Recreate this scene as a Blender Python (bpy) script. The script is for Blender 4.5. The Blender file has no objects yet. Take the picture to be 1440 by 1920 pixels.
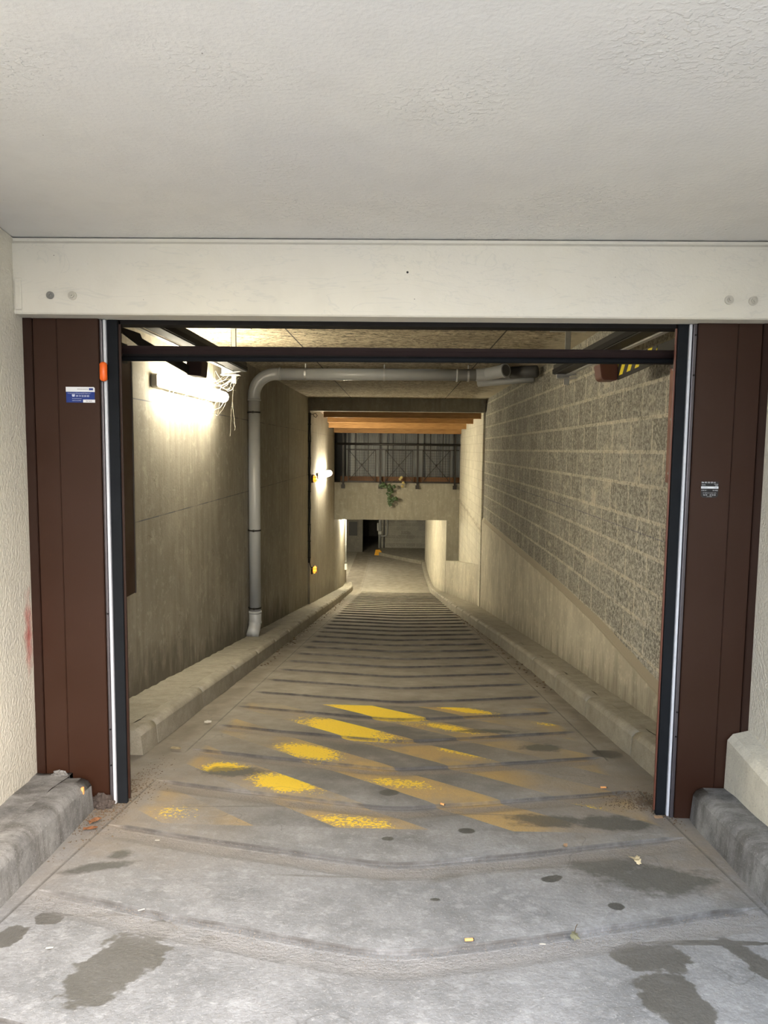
import bpy, bmesh, math, random
from mathutils import Vector, Matrix, noise
random.seed(7)
scene = bpy.context.scene
COL = scene.collection
R = math.radians
CAM_H = 1.25
SL = .152
# ------------------------------------------------------------------ node helpers
class NT:
    def __init__(s, name):
        s.m = bpy.data.materials.new(name); s.m.use_nodes = True
        s.t = s.m.node_tree; s.t.nodes.clear()
        s.out = s.n('ShaderNodeOutputMaterial')
        s.b = s.n('ShaderNodeBsdfPrincipled')
        s.l(s.b.outputs[0], s.out.inputs[0])
        s.co = s.n('ShaderNodeTexCoord').outputs['Object']
    def n(s, k, **kw):
        x = s.t.nodes.new(k)
        for a, v in kw.items(): setattr(x, a, v)
        return x
    def l(s, a, b): s.t.links.new(a, b)
    def put(s, sock, v):
        if isinstance(v, bpy.types.NodeSocket): s.l(v, sock)
        elif v is not None:
            if isinstance(v, (tuple, list)) and len(v) == 3 and sock.type == 'RGBA': v = (*v, 1)
            sock.default_value = v
    def math(s, op, a, b=None, c=None, clamp=False):
        x = s.n('ShaderNodeMath', operation=op, use_clamp=clamp)
        s.put(x.inputs[0], a); s.put(x.inputs[1], b); s.put(x.inputs[2], c)
        return x.outputs[0]
    def vm(s, op, a, b=None):
        x = s.n('ShaderNodeVectorMath', operation=op)
        s.put(x.inputs[0], a); s.put(x.inputs[1], b)
        return x.outputs['Value'] if op == 'LENGTH' else x.outputs[0]
    def mp(s, scale=(1,1,1), loc=(0,0,0), rot=(0,0,0), vec=None, typ='POINT'):
        x = s.n('ShaderNodeMapping', vector_type=typ)
        s.put(x.inputs['Vector'], vec or s.co)
        x.inputs['Scale'].default_value = scale; x.inputs['Location'].default_value = loc
        x.inputs['Rotation'].default_value = rot
        return x.outputs[0]
    def noise(s, scale, detail=4, rough=.55, vec=None, dist=0, col=False):
        detail = min(detail, 3.5)
        key = (scale, detail, rough, dist, vec.node.name if vec else None)
        if not hasattr(s, 'memo'): s.memo = {}
        if key in s.memo: return s.memo[key].outputs['Color' if col else 'Fac']
        x = s.memo[key] = s.n('ShaderNodeTexNoise'); s.put(x.inputs['Vector'], vec or s.co)
        x.inputs['Scale'].default_value = scale; x.inputs['Detail'].default_value = detail
        x.inputs['Roughness'].default_value = rough; x.inputs['Distortion'].default_value = dist
        return x.outputs['Color' if col else 'Fac']
    def voro(s, scale, vec=None, feat='F1', out='Distance'):
        x = s.n('ShaderNodeTexVoronoi', feature=feat); s.put(x.inputs['Vector'], vec or s.co)
        x.inputs['Scale'].default_value = scale
        return x.outputs[out]
    def mr(s, v, a, b, c=0, d=1, smooth=False):
        x = s.n('ShaderNodeMapRange'); x.clamp = True
        if smooth: x.interpolation_type = 'SMOOTHSTEP'
        s.put(x.inputs[0], v)
        for i, q in enumerate((a, b, c, d)): x.inputs[i+1].default_value = q
        return x.outputs[0]
    def mix(s, f, a, b, blend='MIX'):
        x = s.n('ShaderNodeMix', data_type='RGBA', blend_type=blend)
        s.put(x.inputs[0], f); s.put(x.inputs[6], a); s.put(x.inputs[7], b)
        return x.outputs[2]
    def xyz(s, vec=None):
        x = s.n('ShaderNodeSeparateXYZ'); s.put(x.inputs[0], vec or s.co); return x.outputs
    def comb(s, a, b, c=0):
        x = s.n('ShaderNodeCombineXYZ')
        for i, v in enumerate((a, b, c)): s.put(x.inputs[i], v)
        return x.outputs[0]
    def attr(s, name): return s.n('ShaderNodeAttribute', attribute_name=name).outputs['Fac']
    def bump(s, h, strength=.3, dist=.01, norm=None):
        x = s.n('ShaderNodeBump'); s.put(x.inputs['Height'], h)
        x.inputs['Strength'].default_value = strength; x.inputs['Distance'].default_value = dist
        if norm is not None: s.l(norm, x.inputs['Normal'])
        return x.outputs[0]
    def fin(s, col, rough=.8, metal=0, normal=None, spec=None):
        s.put(s.b.inputs['Base Color'], col); s.put(s.b.inputs['Roughness'], rough)
        s.put(s.b.inputs['Metallic'], metal)
        if normal is not None: s.l(normal, s.b.inputs['Normal'])
        if spec is not None: s.b.inputs['Specular IOR Level'].default_value = spec
        return s.m
def mulc(c, k): return tuple(min(1, v*k) for v in c)
def simple(name, col, rough=.6, metal=0, var=.15, scale=20, bump=.05, spec=None):
    n = NT(name); f = n.noise(scale, 3)
    c = n.mix(f, mulc(col, 1-var), mulc(col, 1+var))
    return n.fin(c, rough, metal, n.bump(n.noise(scale*6, 2), bump, .002) if bump >= .1 else None, spec)
def emis(name, col, strength, base=(.8,.8,.8)):
    n = NT(name); n.fin(base, .4)
    n.put(n.b.inputs['Emission Color'], col); n.b.inputs['Emission Strength'].default_value = strength
    return n.m

M = {}
def plaster(name, base, tint, bscale=70, bstr=.35):
    n = NT(name)
    big = n.noise(1.3, 3); mid = n.noise(7, 5, .6)
    c = n.mix(n.mr(big, .35, .7), base, tint)
    c = n.mix(n.mr(mid, .45, .8, 0, .35), c, mulc(base, .82))
    specks = n.mr(n.voro(9), .012, .022, 1, 0)
    specks = n.math('MULTIPLY', specks, n.mr(n.noise(2.1, 2), .5, .6))
    c = n.mix(specks, c, (.08,.07,.06))
    h = n.noise(bscale, 2.5, .6)
    return n, c, h
n, c, h = plaster('soffit_paint', (.77,.76,.73), (.71,.705,.70))
hs = n.math('MULTIPLY', n.mr(n.noise(48, 2, .5), .52, .62), n.mr(n.noise(1.6, 1), .48, .62))
M['soffit'] = n.fin(c, .75, 0, n.bump(n.math('ADD', n.noise(70, 2, .6), hs), .4, .005))
n, c, h = plaster('lintel_paint', (.76,.73,.63), (.70,.68,.62))
gr = n.noise(3.2, 6, .7, vec=n.mp((.5,1,1.6)), dist=1.5)      # faded, painted over scrawl
line = n.mr(n.math('ABSOLUTE', n.math('SUBTRACT', gr, .52)), .0, .012, 1, 0)
c = n.mix(n.math('MULTIPLY', line, .16), c, (.35,.38,.38))
hole = n.vm('LENGTH', n.vm('SUBTRACT', n.comb(n.xyz()[0], n.xyz()[2]), (.024, 2.023, 0)))
c = n.mix(n.mr(hole, .004, .006, 1, 0), c, (.01,.01,.01))
M['lintel'] = n.fin(c, .7, 0, n.bump(h, .3, .004))
# roughcast exterior walls with a red paint smear on the left one
n, c, h = plaster('roughcast', (.76,.72,.61), (.70,.675,.60), 55)
h = n.mr(n.noise(62, 3, .55), .36, .66)
X = n.xyz()
rv = n.vm('ADD', n.comb(X[1], X[2]), n.vm('SCALE', n.noise(20, 3, col=True)))
ry = n.math('SUBTRACT', X[1], 3.245); rz = n.math('SUBTRACT', X[2], .37)
rd = n.math('SQRT', n.math('ADD', n.math('POWER', n.math('DIVIDE', ry, .055), 2), n.math('POWER', n.math('DIVIDE', rz, .21), 2)))
rd = n.math('ADD', rd, n.math('MULTIPLY', n.math('SUBTRACT', n.noise(14, 4), .5), 1.6))
rm = n.math('MULTIPLY', n.mr(rd, .1, 1.15, .8, 0), n.math('LESS_THAN', X[0], 0))
c = n.mix(rm, c, (.50,.045,.035))
low = n.mr(n.math('ADD', X[2], n.math('MULTIPLY', n.noise(6), .25)), -.25, .15, .35, 0)
c = n.mix(low, c, (.35,.33,.28))
M['rough'] = n.fin(c, .85, 0, n.bump(h, .5, .006))

# ramp floor -------------------------------------------------------
n = NT('ramp_concrete'); X = n.xyz()
mott = n.noise(4, 6, .65); fine = n.noise(60, 4, .7); big = n.noise(.9, 3)
c = n.mix(n.mr(mott, .25, .75), (.145,.155,.165), (.34,.355,.375))
c = n.mix(n.mr(fine, .35, .7, 0, .6), c, (.17,.17,.17))
c = n.mix(n.mr(n.noise(18, 6, .75), .52, .68, 0, .45), c, (.41,.425,.445))
c = n.mix(n.mr(n.noise(150, 2), .62, .7, 0, .5), c, (.46,.46,.46))
inside = n.mr(n.math('ADD', X[1], n.math('MULTIPLY', n.noise(3, 4), .8)), 2.9, 5.0)
c = n.mix(n.math('MULTIPLY', inside, .85), c, n.mix(n.mr(mott, .25, .75), (.18,.155,.115), (.34,.30,.235)))
# dusty brownish deposit near the gate
dv = n.noise(2.4, 5, .7)
dz = n.math('MULTIPLY', n.mr(X[1], 2.2, 3.0), n.mr(X[1], 4.6, 3.6))
side = n.mr(n.math('ABSOLUTE', X[0]), .55, 1.25)
c = n.mix(n.math('MULTIPLY', n.math('MULTIPLY', dz, side), n.mr(dv, .35, .6, .2, .85)), c, (.30,.25,.19))
# painted stripes: yellow and black bands, worn
dn = n.vm('SCALE', n.noise(25, 3, col=True)); 
q = n.math('ADD', X[0], n.math('MULTIPLY', X[1], 1.05))
fr = n.math('FRACT', n.math('DIVIDE', n.math('SUBTRACT', q, 2.165), .798))
yel = n.math('MULTIPLY', n.mr(fr, .0, .006), n.mr(fr, .528, .534, 1, 0))
inx = n.math('MULTIPLY', n.mr(n.math('ABSOLUTE', X[0]), 1.18, 1.24, 1, 0),
             n.math('MULTIPLY', n.mr(X[1], 3.07, 3.08), n.mr(X[1], 5.70, 5.69)))
wear = n.noise(2.6, 4, .6, vec=n.mp((1,1,1), (3.1,7.3,0)))
track = n.math('MINIMUM', n.mr(n.math('ABSOLUTE', n.math('SUBTRACT', n.math('ABSOLUTE', X[0]), .93)), .08, .34), 1)
keep = n.math('MULTIPLY', n.mr(wear, .36, .56, .22, 1), n.mr(track, 0, 1, .22, 1))
centre = n.mr(n.math('ABSOLUTE', n.math('ADD', X[0], .05)), .25, .85, 1, .25)
darkp = n.math('MULTIPLY', n.math('MULTIPLY', inx, keep), n.math('MULTIPLY', centre, .8))
farp = n.mr(X[1], 3.2, 5.0, .45, 1)
c = n.mix(n.math('MULTIPLY', darkp, farp), c, (.085,.083,.078))
# yellow: ochre faded film plus vivid flakes
def blob(cx, cy, rx, ry, rot=0, amt=1.0, dist=.5, sc=9):
    v = n.mp((rx, ry, 1), (cx, cy, 0), (0,0,rot), vec=n.comb(X[0], X[1], 0), typ='TEXTURE')
    d = n.vm('LENGTH', v)
    return n.math('ADD', d, n.math('MULTIPLY', n.math('SUBTRACT', n.noise(sc, 6, .72), .5), dist))
flake = n.noise(55, 4, .75)
viv = None
for b in ((-.15,5.50,.62,.36,-.6,1), (-.38,4.90,.50,.30,-.75,1), (.55,5.6,.3,.1,-.6,1), (-.55,4.30,.30,.16,-.7,1), (-.60,3.68,.26,.15,-.6,1),
          (-.2,3.16,.24,.11,-.2,.6), (-1.0,3.95,.16,.12,0,1), (.02,3.72,.26,.1,-.3,.6), (.42,4.35,.25,.08,-.7,.6), (-1.05,3.22,.14,.12,0,.4), (.4,4.98,.3,.1,-.7,.8), (.95,3.42,.13,.09,-.5,.4), (1.12,5.15,.12,.07,-.5,.5)):
    m_ = n.mr(blob(*b[:5], 1, 1.0, 7), .45, 1.15, 1, 0)
    m_ = n.math('MULTIPLY', m_, b[5])
    viv = m_ if viv is None else n.math('MAXIMUM', viv, m_)
vv = n.mr(n.math('ADD', n.math('MULTIPLY', viv, 1.0), n.math('MULTIPLY', n.math('SUBTRACT', flake, .5), 2.6)), .45, .62)
ochre = n.math('MULTIPLY', n.math('MULTIPLY', inx, yel), n.math('MULTIPLY', keep, n.mr(fine, .2, .7, .65, .95)))
c = n.mix(n.math('MULTIPLY', ochre, .95), c, (.50,.335,.115))
c = n.mix(n.math('MULTIPLY', n.math('MULTIPLY', inx, yel), n.math('MULTIPLY', vv, n.mr(viv, .02, .2))), c, (.86,.60,.035))
# wet / oily stains
def stain(lst, lo, hi, amt, col, sc=9, dist=.6):
    global c
    acc = None
    for b in lst:
        d = n.mr(blob(*b, 1, dist, sc), lo, hi, 1, 0)
        acc = d if acc is None else n.math('MAXIMUM', acc, d)
    c = n.mix(n.math('MULTIPLY', acc, amt), c, col)
    return acc
s1 = stain([(-.82,1.98,.13,.22,-.1), (-.79,2.21,.09,.05,0), (-.588,2.146,.045,.035,0), (.80,2.10,.12,.10,0), (.80,1.88,.09,.16,.1),
            (-1.16,2.24,.05,.05,0), (-1.23,2.12,.05,.08,0), (-1.02,2.28,.14,.014,.1), (1.0,2.19,.24,.018,.0), (1.13,2.05,.05,.17,.35)], .84, .94, .78, (.075,.072,.06), 8, 1.5)
s2 = stain([(-.03,3.55,.055,.055,0), (.325,3.069,.042,.035,0), (-.03,2.96,.028,.026,0), (-.035,2.60,.02,.018,0), (.15,2.43,.02,.012,0), (.61,2.62,.05,.03,.5), (.79,2.40,.03,.03,0), (1.35,4.4,.1,.1,0)], .85, 1.0, .8, (.04,.04,.033), 18, .5)
s3 = stain([(.84,2.74,.16,.10,0), (1.03,2.62,.22,.13,.1), (1.02,3.2,.20,.10,-.1), (.72,3.22,.2,.09,0), (-1.15,2.62,.14,.05,.4), (-1.12,2.74,.05,.05,.3), (-.93,3.86,.2,.11,0), (.95,4.5,.14,.1,.1), (.62,4.9,.22,.07,0)], .70, 1.10, .75, (.07,.07,.058), 11, 1.7)
s4 = stain([(.45,2.72,.40,.010,.05), (-.3,2.60,.2,.008,0), (.2,2.62,.08,.03,.6), (-.75,3.33,.3,.008,.1), (.3,3.30,.35,.007,-.05)], .7, 1.3, .5, (.13,.125,.11), 11, 1.4)
# dirt in the joints plus painted lip shade farther in (attributes written with the mesh)
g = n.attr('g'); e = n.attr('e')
gc = n.mix(n.noise(90, 3, .7), (.18,.15,.12), (.36,.32,.27))
gc = n.mix(n.mr(X[1], 3.2, 2.4), gc, (.31,.31,.315))
c = n.mix(n.math('MULTIPLY', g, n.mr(n.noise(7, 4), .3, .6, .35, .9)), c, gc)
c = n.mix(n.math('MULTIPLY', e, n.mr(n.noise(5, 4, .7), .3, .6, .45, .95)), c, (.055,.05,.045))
grit = n.mr(n.noise(220, 2, .6), .60, .66)
c = n.mix(n.math('MULTIPLY', grit, n.math('MULTIPLY', g, .6)), c, (.08,.07,.06))
# edge gutter dirt
ed = n.math('MULTIPLY', n.mr(n.math('ABSOLUTE', X[0]), 1.31, 1.42), n.mr(n.noise(3, 4, .7), .3, .65, .1, .85))
c = n.mix(ed, c, n.mix(inside, (.22,.22,.22), (.15,.125,.09)))
# cracks
ck = n.mr(n.math('ABSOLUTE', n.math('SUBTRACT', n.noise(.9, 3.5, .6), .5)), 0, .0025, 1, 0)
c = n.mix(n.math('MULTIPLY', ck, n.mr(n.noise(1.1, 2), .5, .6, 0, .5)), c, (.1,.1,.1))
h = n.math('ADD', n.math('MULTIPLY', fine, .7), n.math('MULTIPLY', mott, .8))
h = n.math('ADD', h, n.math('MULTIPLY', n.math('MULTIPLY', n.noise(130, 3, .7), g), 1.6))
wet = n.math('MAXIMUM', s1, s2)
rough = n.math('SUBTRACT', n.mr(mott, 0, 1, .72, .9), n.math('MULTIPLY', wet, .25))
c = n.mix(n.mr(n.voro(55, feat='F1'), .05, .16, .45, 0), c, (.12,.12,.115))
M['ramp'] = n.fin(c, rough, 0, n.bump(n.math('MULTIPLY', fine, n.math('ADD', n.math('MULTIPLY', g, 1.2), .8)), .6, .007))

def concrete(name, lo, hi, stain_c=(.12,.10,.075), streak=.5, bstr=.35, streak_scale=(1,5,.3)):
    n = NT(name); X = n.xyz()
    c = n.mix(n.noise(1.6, 6, .65), lo, hi)
    st = n.noise(2.2, 5, .6, vec=n.mp(streak_scale))
    c = n.mix(n.mr(st, .42, .75, 0, streak), c, stain_c)
    c = n.mix(n.mr(n.noise(2.6, 5, .6, vec=n.mp(streak_scale, (5,3,2))), .5, .75, 0, streak*.8), c, mulc(hi, 1.25))
    c = n.mix(n.mr(n.noise(35, 4, .7), .5, .8, 0, .4), c, mulc(lo, .7))
    c = n.mix(n.mr(n.noise(.9, 6, .7, dist=.8), .42, .62, .45, 0), c, mulc(lo, .72))
    c = n.mix(n.mr(n.noise(9, 6, .75), .54, .66, 0, .4), c, mulc(hi, 1.2))
    pits = n.math('MULTIPLY', n.mr(n.voro(14), .03, .06, 1, 0), n.mr(n.noise(3, 2), .5, .6))
    c = n.mix(pits, c, (.05,.04,.03))
    h = n.math('ADD', n.noise(28, 4, .6), n.math('MULTIPLY', st, 1.2))
    return n, X, c, n.noise(35, 4, .7)
# formwork concrete, left tunnel wall
n, X, c, h = concrete('tunnel_concrete', (.27,.245,.19), (.41,.38,.31), streak=.42)
for zz in (.68, 1.60):
    d = n.math('ABSOLUTE', n.math('SUBTRACT', X[2], zz))
    c = n.mix(n.math('MULTIPLY', n.mr(d, .003, .006, 1, 0), n.mr(n.noise(3, 3), .35, .55, .15, .8)), c, (.06,.065,.10))
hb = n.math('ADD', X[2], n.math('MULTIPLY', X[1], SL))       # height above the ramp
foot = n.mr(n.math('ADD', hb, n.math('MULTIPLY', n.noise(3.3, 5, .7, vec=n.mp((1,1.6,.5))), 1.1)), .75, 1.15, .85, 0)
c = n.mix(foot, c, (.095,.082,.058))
seam = n.math('ABSOLUTE', n.math('SUBTRACT', X[1], 12.6))
c = n.mix(n.math('MULTIPLY', n.mr(seam, .01, .03, 1, 0), .5), c, (.10,.09,.07))
c = n.mix(n.math('MULTIPLY', n.mr(X[1], 12.6, 12.7), .25), c, (.46,.42,.33))
scr = n.mr(n.math('ABSOLUTE', n.math('SUBTRACT', n.noise(2.2, 3, .5, dist=.6), .5)), 0, .004, 1, 0)
c = n.mix(n.math('MULTIPLY', scr, n.mr(n.noise(1.7, 2), .5, .62, 0, .55)), c, (.10,.085,.06))
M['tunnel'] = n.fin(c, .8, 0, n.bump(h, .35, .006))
# rendered lower wall on the right: paler, stained
n, X, c, h = concrete('pale_concrete', (.46,.42,.32), (.68,.63,.50), (.27,.235,.165), streak=.55, streak_scale=(1,2.6,.6))
hb = n.math('ADD', X[2], n.math('MULTIPLY', X[1], SL))
foot = n.mr(n.math('ADD', hb, n.math('MULTIPLY', n.noise(4.3, 5, .7, vec=n.mp((1,2.6,.4))), .9)), .55, .85, .7, 0)
c = n.mix(foot, c, (.19,.165,.12))
band = n.math('SUBTRACT', n.math('ADD', X[2], .068), n.mr(X[1], 3.4, 6.3, -.345, -.215))
band = n.math('ADD', band, n.math('MULTIPLY', n.math('SUBTRACT', n.noise(5, 3), .5), .03))
c = n.mix(n.math('MULTIPLY', n.mr(band, -.004, .004), n.mr(X[1], 15.2, 15.0)), c, (.36,.31,.225))
M['pale'] = n.fin(c, .8, 0, n.bump(h, .4, .006))
# concrete block masonry (running bond), u = y, v = z
def blocks(name, along, zbase, bw, bh, lo, hi, mort, speck=.6, msize=.010, bs=.6):
    n = NT(name); X = n.xyz(); u = X[along]
    wob = n.vm('SCALE', n.noise(4, 3, col=True))
    wob.node.inputs['Scale'].default_value = .008
    v = n.vm('ADD', n.comb(n.math('ADD', u, .13), n.math('SUBTRACT', X[2], zbase)), wob)
    br = n.n('ShaderNodeTexBrick'); n.l(v, br.inputs['Vector'])
    br.offset = .5; br.inputs['Scale'].default_value = 1
    br.inputs['Brick Width'].default_value = bw; br.inputs['Row Height'].default_value = bh
    br.inputs['Mortar Size'].default_value = msize; br.inputs['Mortar Smooth'].default_value = .15
    br.inputs['Bias'].default_value = 0
    n.put(br.inputs['Color1'], lo); n.put(br.inputs['Color2'], hi); n.put(br.inputs['Mortar'], mort)
    c = br.outputs['Color']; f = br.outputs['Fac']
    c = n.mix(n.mr(n.noise(2.2, 5, .65), .4, .7, 0, .45), c, mulc(lo, .62))
    sp = n.mr(n.noise(32, 5, .85), .47, .58)
    c = n.mix(n.math('MULTIPLY', sp, speck), c, mulc(hi, 1.55))
    c = n.mix(n.mr(n.noise(36, 5, .85, vec=n.mp(loc=(4,4,4))), .51, .60, 0, speck), c, mulc(lo, .38))
    smear = n.mr(n.noise(3.5, 5, .7, vec=n.mp((1,1,1.8), (9,1,1))), .56, .70, 0, .6)   # mortar smeared over the blocks
    c = n.mix(smear, c, mort)
    h = n.math('ADD', n.math('MULTIPLY', f, n.mr(n.noise(3, 3), .3, .7, -.6, .6)), n.math('MULTIPLY', n.noise(32, 5, .85), 1.1))
    return n, X, c, n.bump(n.noise(32, 5, .85), bs, .010)
n, X, c, nb = blocks('block_wall', 1, -.205, .49, .243, (.19,.18,.15), (.33,.315,.27), (.60,.55,.43), .75, .015, .8)
d = n.math('ABSOLUTE', n.math('SUBTRACT', X[2], .66))
c = n.mix(n.math('MULTIPLY', n.mr(d, .003, .006, 1, 0), .6), c, (.08,.08,.13))
stk = n.mr(n.noise(2.6, 4, .6, vec=n.mp((1,5,.25))), .5, .75, 0, .45)
c = n.mix(stk, c, (.12,.11,.085))
eff = n.math('MULTIPLY', n.mr(n.noise(36, 3, .8), .50, .58), n.math('MULTIPLY', n.mr(X[1], 8.5, 5.0), n.mr(X[2], 1.2, .5, .15, .6)))
c = n.mix(eff, c, (.74,.72,.64))
M['blocks'] = n.fin(c, .9, 0, nb)
n, X, c, nb = blocks('painted_blocks', 1, -.205, .40, .20, (.60,.56,.45), (.66,.62,.50), (.48,.44,.34), .15, .006, .3)
lowd = n.mr(n.math('ABSOLUTE', n.math('SUBTRACT', n.math('ADD', X[2], n.math('MULTIPLY', n.noise(5, 4), .3)), n.mr(X[1], 15.4, 21, -.35, -.1))), .0, .06, .6, 0)
c = n.mix(lowd, c, (.25,.2,.13))
M['pblocks'] = n.fin(c, .85, 0, nb)
n, X, c, nb = blocks('cellar_blocks', 0, -3.78, .50, .20, (.30,.285,.24), (.44,.42,.36), (.52,.49,.41), .3, .009, .3)
M['cblocks'] = n.fin(c, .9, 0, nb)
# wood wool slab ceiling
n = NT('wood_wool'); X = n.xyz()
w = n.noise(13, 5, .8, vec=n.mp((.6,1.3,1)), dist=2.0)
w2 = n.noise(30, 4, .8, vec=n.mp((.4,1.3,1)), dist=1.2)
ww = n.math('MULTIPLY', n.mr(w, .38, .56), n.mr(w2, .3, .52))
c = n.mix(ww, (.03,.022,.014), (.66,.56,.38))
c = n.mix(n.mr(n.noise(1.2, 3), .45, .7, 0, .5), c, (.2,.16,.1))
jx = n.mr(n.math('ABSOLUTE', n.math('SUBTRACT', n.math('FRACT', n.math('DIVIDE', n.math('ADD', X[0], 6.05), 2.0)), .5)), .002, .005, 1, 0)
jy = n.mr(n.math('ABSOLUTE', n.math('SUBTRACT', n.math('FRACT', n.math('DIVIDE', X[1], 1.2)), .5)), .003, .007, 1, 0)
c = n.mix(n.math('MAXIMUM', jx, jy), c, (.03,.025,.02))
lime = n.math('MULTIPLY', n.mr(n.math('ADD', X[0], n.math('MULTIPLY', n.noise(3, 4), .6)), 1.75, 1.95), .8)
c = n.mix(lime, c, (.66,.6,.46))
M['fibre'] = n.fin(c, .95, 0, n.bump(w, .8, .012))
n, X, c, h = concrete('dark_concrete', (.17,.16,.135), (.25,.235,.195), (.10,.09,.07), .3, streak_scale=(5,5,.5))
M['dark'] = n.fin(c, .8, 0, n.bump(h, .3, .006))
n, X, c, h = concrete('beam_concrete', (.27,.25,.20), (.37,.345,.275), (.13,.12,.09), .45, streak_scale=(5,5,.8))
M['beam'] = n.fin(c, .8, 0, n.bump(h, .3, .006))
# kerbs: outside grey and damp, inside dusty
def kerbmat(name, lo, hi, drip, amt=.25):
    n = NT(name)
    c = n.mix(n.mr(n.noise(6, 6, .7), .28, .72), lo, hi)
    c = n.mix(n.mr(n.noise(5, 5, .65, vec=n.mp((1,2.4,.5))), .47, .66, 0, amt), c, drip)
    c = n.mix(n.mr(n.noise(120, 3, .7), .58, .68, 0, .5), c, mulc(hi, 1.3))
    c = n.mix(n.mr(n.noise(80, 3, .8, vec=n.mp(loc=(3,3,3))), .55, .68, 0, .5), c, mulc(lo, .55))
    return n.fin(c, .78, 0, n.bump(n.noise(80, 3, .8, vec=n.mp(loc=(3,3,3))), .45, .006))
M['kerb_out'] = kerbmat('kerb_damp', (.10,.10,.10), (.32,.32,.315), (.055,.048,.038), .6)
M['kerb_in'] = kerbmat('kerb_dusty', (.23,.21,.165), (.37,.34,.275), (.13,.11,.075), .2)
M['fill'] = kerbmat('mortar_fill', (.24,.22,.17), (.36,.33,.265), (.12,.10,.07))
M['plinth'] = kerbmat('plinth_render', (.58,.555,.465), (.72,.69,.58), (.40,.37,.30))
# metals etc
def brownmat(name, col, rough=.42):
    n = NT(name)
    c = n.mix(n.noise(2.5, 5, .6), mulc(col, .88), mulc(col, 1.15))
    c = n.mix(n.mr(n.noise(50, 3, .7, vec=n.mp((1,1,.3))), .66, .74, 0, .3), c, mulc(col, 2.2))
    X = n.xyz()
    return n.fin(c, n.mr(n.noise(2.5, 5, .6), .3, .7, rough-.06, rough+.12), 0, None, .32)
M['brown'] = brownmat('brown_lacquer', (.030,.0115,.006))
M['brown_dk'] = brownmat('brown_lacquer_edge', (.022,.0085,.005))
n = NT('rusty_plate')
rs = n.noise(4, 6, .75, vec=n.mp((1,2,.8)))
c = n.mix(n.mr(rs, .4, .62), (.15,.045,.028), (.30,.13,.09))
M['rust'] = n.fin(c, .55, 0, n.bump(rs, .3, .003))
M['rubber'] = simple('seal_rubber', (.008,.0095,.012), .8, 0, .3, 9, .05, .18)
M['white_seal'] = simple('white_gasket', (.55,.57,.62), .5, 0, .1, 30)
M['alu'] = simple('dark_aluminium', (.11,.10,.11), .4, .6, .2, 20)
M['black_steel'] = simple('black_steel', (.006,.005,.005), .7, 0, .3, 12, .05, .2)
M['maroon_steel'] = simple('maroon_steel', (.016,.008,.008), .6, 0, .2, 12, .05, .25)
M['galv'] = simple('galvanised_steel', (.52,.52,.50), .42, .55, .15, 30)
M['railc'] = simple('painted_rail', (.022,.02,.017), .6, 0, .2, 14, .05, .3)
M['orange'] = simple('orange_plastic', (.80,.13,.015), .35, 0, .06, 20)
M['pvc'] = simple('grey_pvc', (.40,.41,.41), .33, 0, .08, 6, .02)
M['pvc_in'] = simple('grey_pvc_inside', (.10,.10,.10), .5)
M['bracket'] = simple('brown_bracket', (.13,.045,.028), .45, 0, .15, 10)
M['cast'] = simple('cast_metal', (.30,.30,.29), .5, .5, .2, 60, .1)
M['bolt_lt'] = simple('painted_bolt', (.55,.53,.47), .5, .1, .1, 60)
M['housing'] = simple('lamp_housing', (.34,.33,.29), .5)
M['tube1'] = emis('tube_diffuser', (1,.905,.71), 66)
M['tube3'] = emis('tube_diffuser_low', (1,.90,.66), 170)
M['fill_globe'] = emis('fill_lamp_glow', (1,.90,.68), 520)  # glow of the added, unseen garage lamp
M['tube2'] = emis('tube_diffuser_far', (1,.90,.67), 110)
M['amber'] = emis('amber_lens', (1,.42,.04), 1.6, (.8,.35,.05))
M['cage'] = simple('amber_guard', (.5,.24,.07), .5)
M['cable'] = simple('black_cable', (.02,.02,.02), .5)
M['web'] = simple('cobweb_silk', (.75,.72,.6), .9)
M['iron'] = simple('railing_iron', (.025,.021,.018), .5, .3, .2, 10)
n = NT('joist_wood')
wv = n.noise(5, 5, .65, vec=n.mp((.6,4,9)))
c = n.mix(n.mr(wv, .35, .65), (.27,.13,.037), (.44,.235,.075))
c = n.mix(n.math('MULTIPLY', n.mr(n.voro(2.2, vec=n.mp((1,1,4))), .03, .08, 1, 0), .7), c, (.2,.08,.02))
M['wood'] = n.fin(c, .6, 0, n.bump(wv, .2, .003))
M['deck'] = simple('deck_boards', (.10,.06,.035), .8)
M['board'] = simple('brown_board', (.16,.07,.025), .7, 0, .35, 8)
M['clad'] = simple('corrugated_sheet', (.30,.31,.30), .42, .3, .18, 4)
M['sheetdark'] = simple('dark_panel', (.05,.05,.05), .6)
M['yellowblk'] = simple('yellow_paint', (.85,.42,.02), .5, 0, .1, 8)
M['white'] = simple('white_plastic', (.72,.72,.68), .45)
M['leafg'] = simple('ivy_leaf', (.05,.085,.03), .5, 0, .4, 8)
M['leafy'] = simple('yellow_leaf', (.42,.34,.12), .6, 0, .3, 8)
M['stem'] = simple('vine_stem', (.10,.07,.04), .7)
M['filter'] = simple('filter_tip', (.80,.38,.13), .8)
M['paper'] = simple('paper_scrap', (.80,.78,.72), .8)
M['woodchip'] = simple('wood_chip', (.55,.38,.24), .8)
M['dead'] = simple('dead_leaf', (.36,.17,.08), .7, 0, .3, 25)
M['deadpale'] = simple('dry_crumpled_leaf', (.50,.42,.26), .7, 0, .3, 25)
M['deadgreen'] = simple('withered_leaf', (.13,.13,.08), .7, 0, .3, 25)
M['grit'] = simple('grit_grains', (.17,.15,.13), .9, 0, .6, 3)
M['litter'] = simple('leaf_litter', (.12,.08,.045), .9, 0, .5, 3)
M['debris'] = simple('rotten_debris', (.05,.038,.032), .9, 0, .6, 30, .5)
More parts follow.
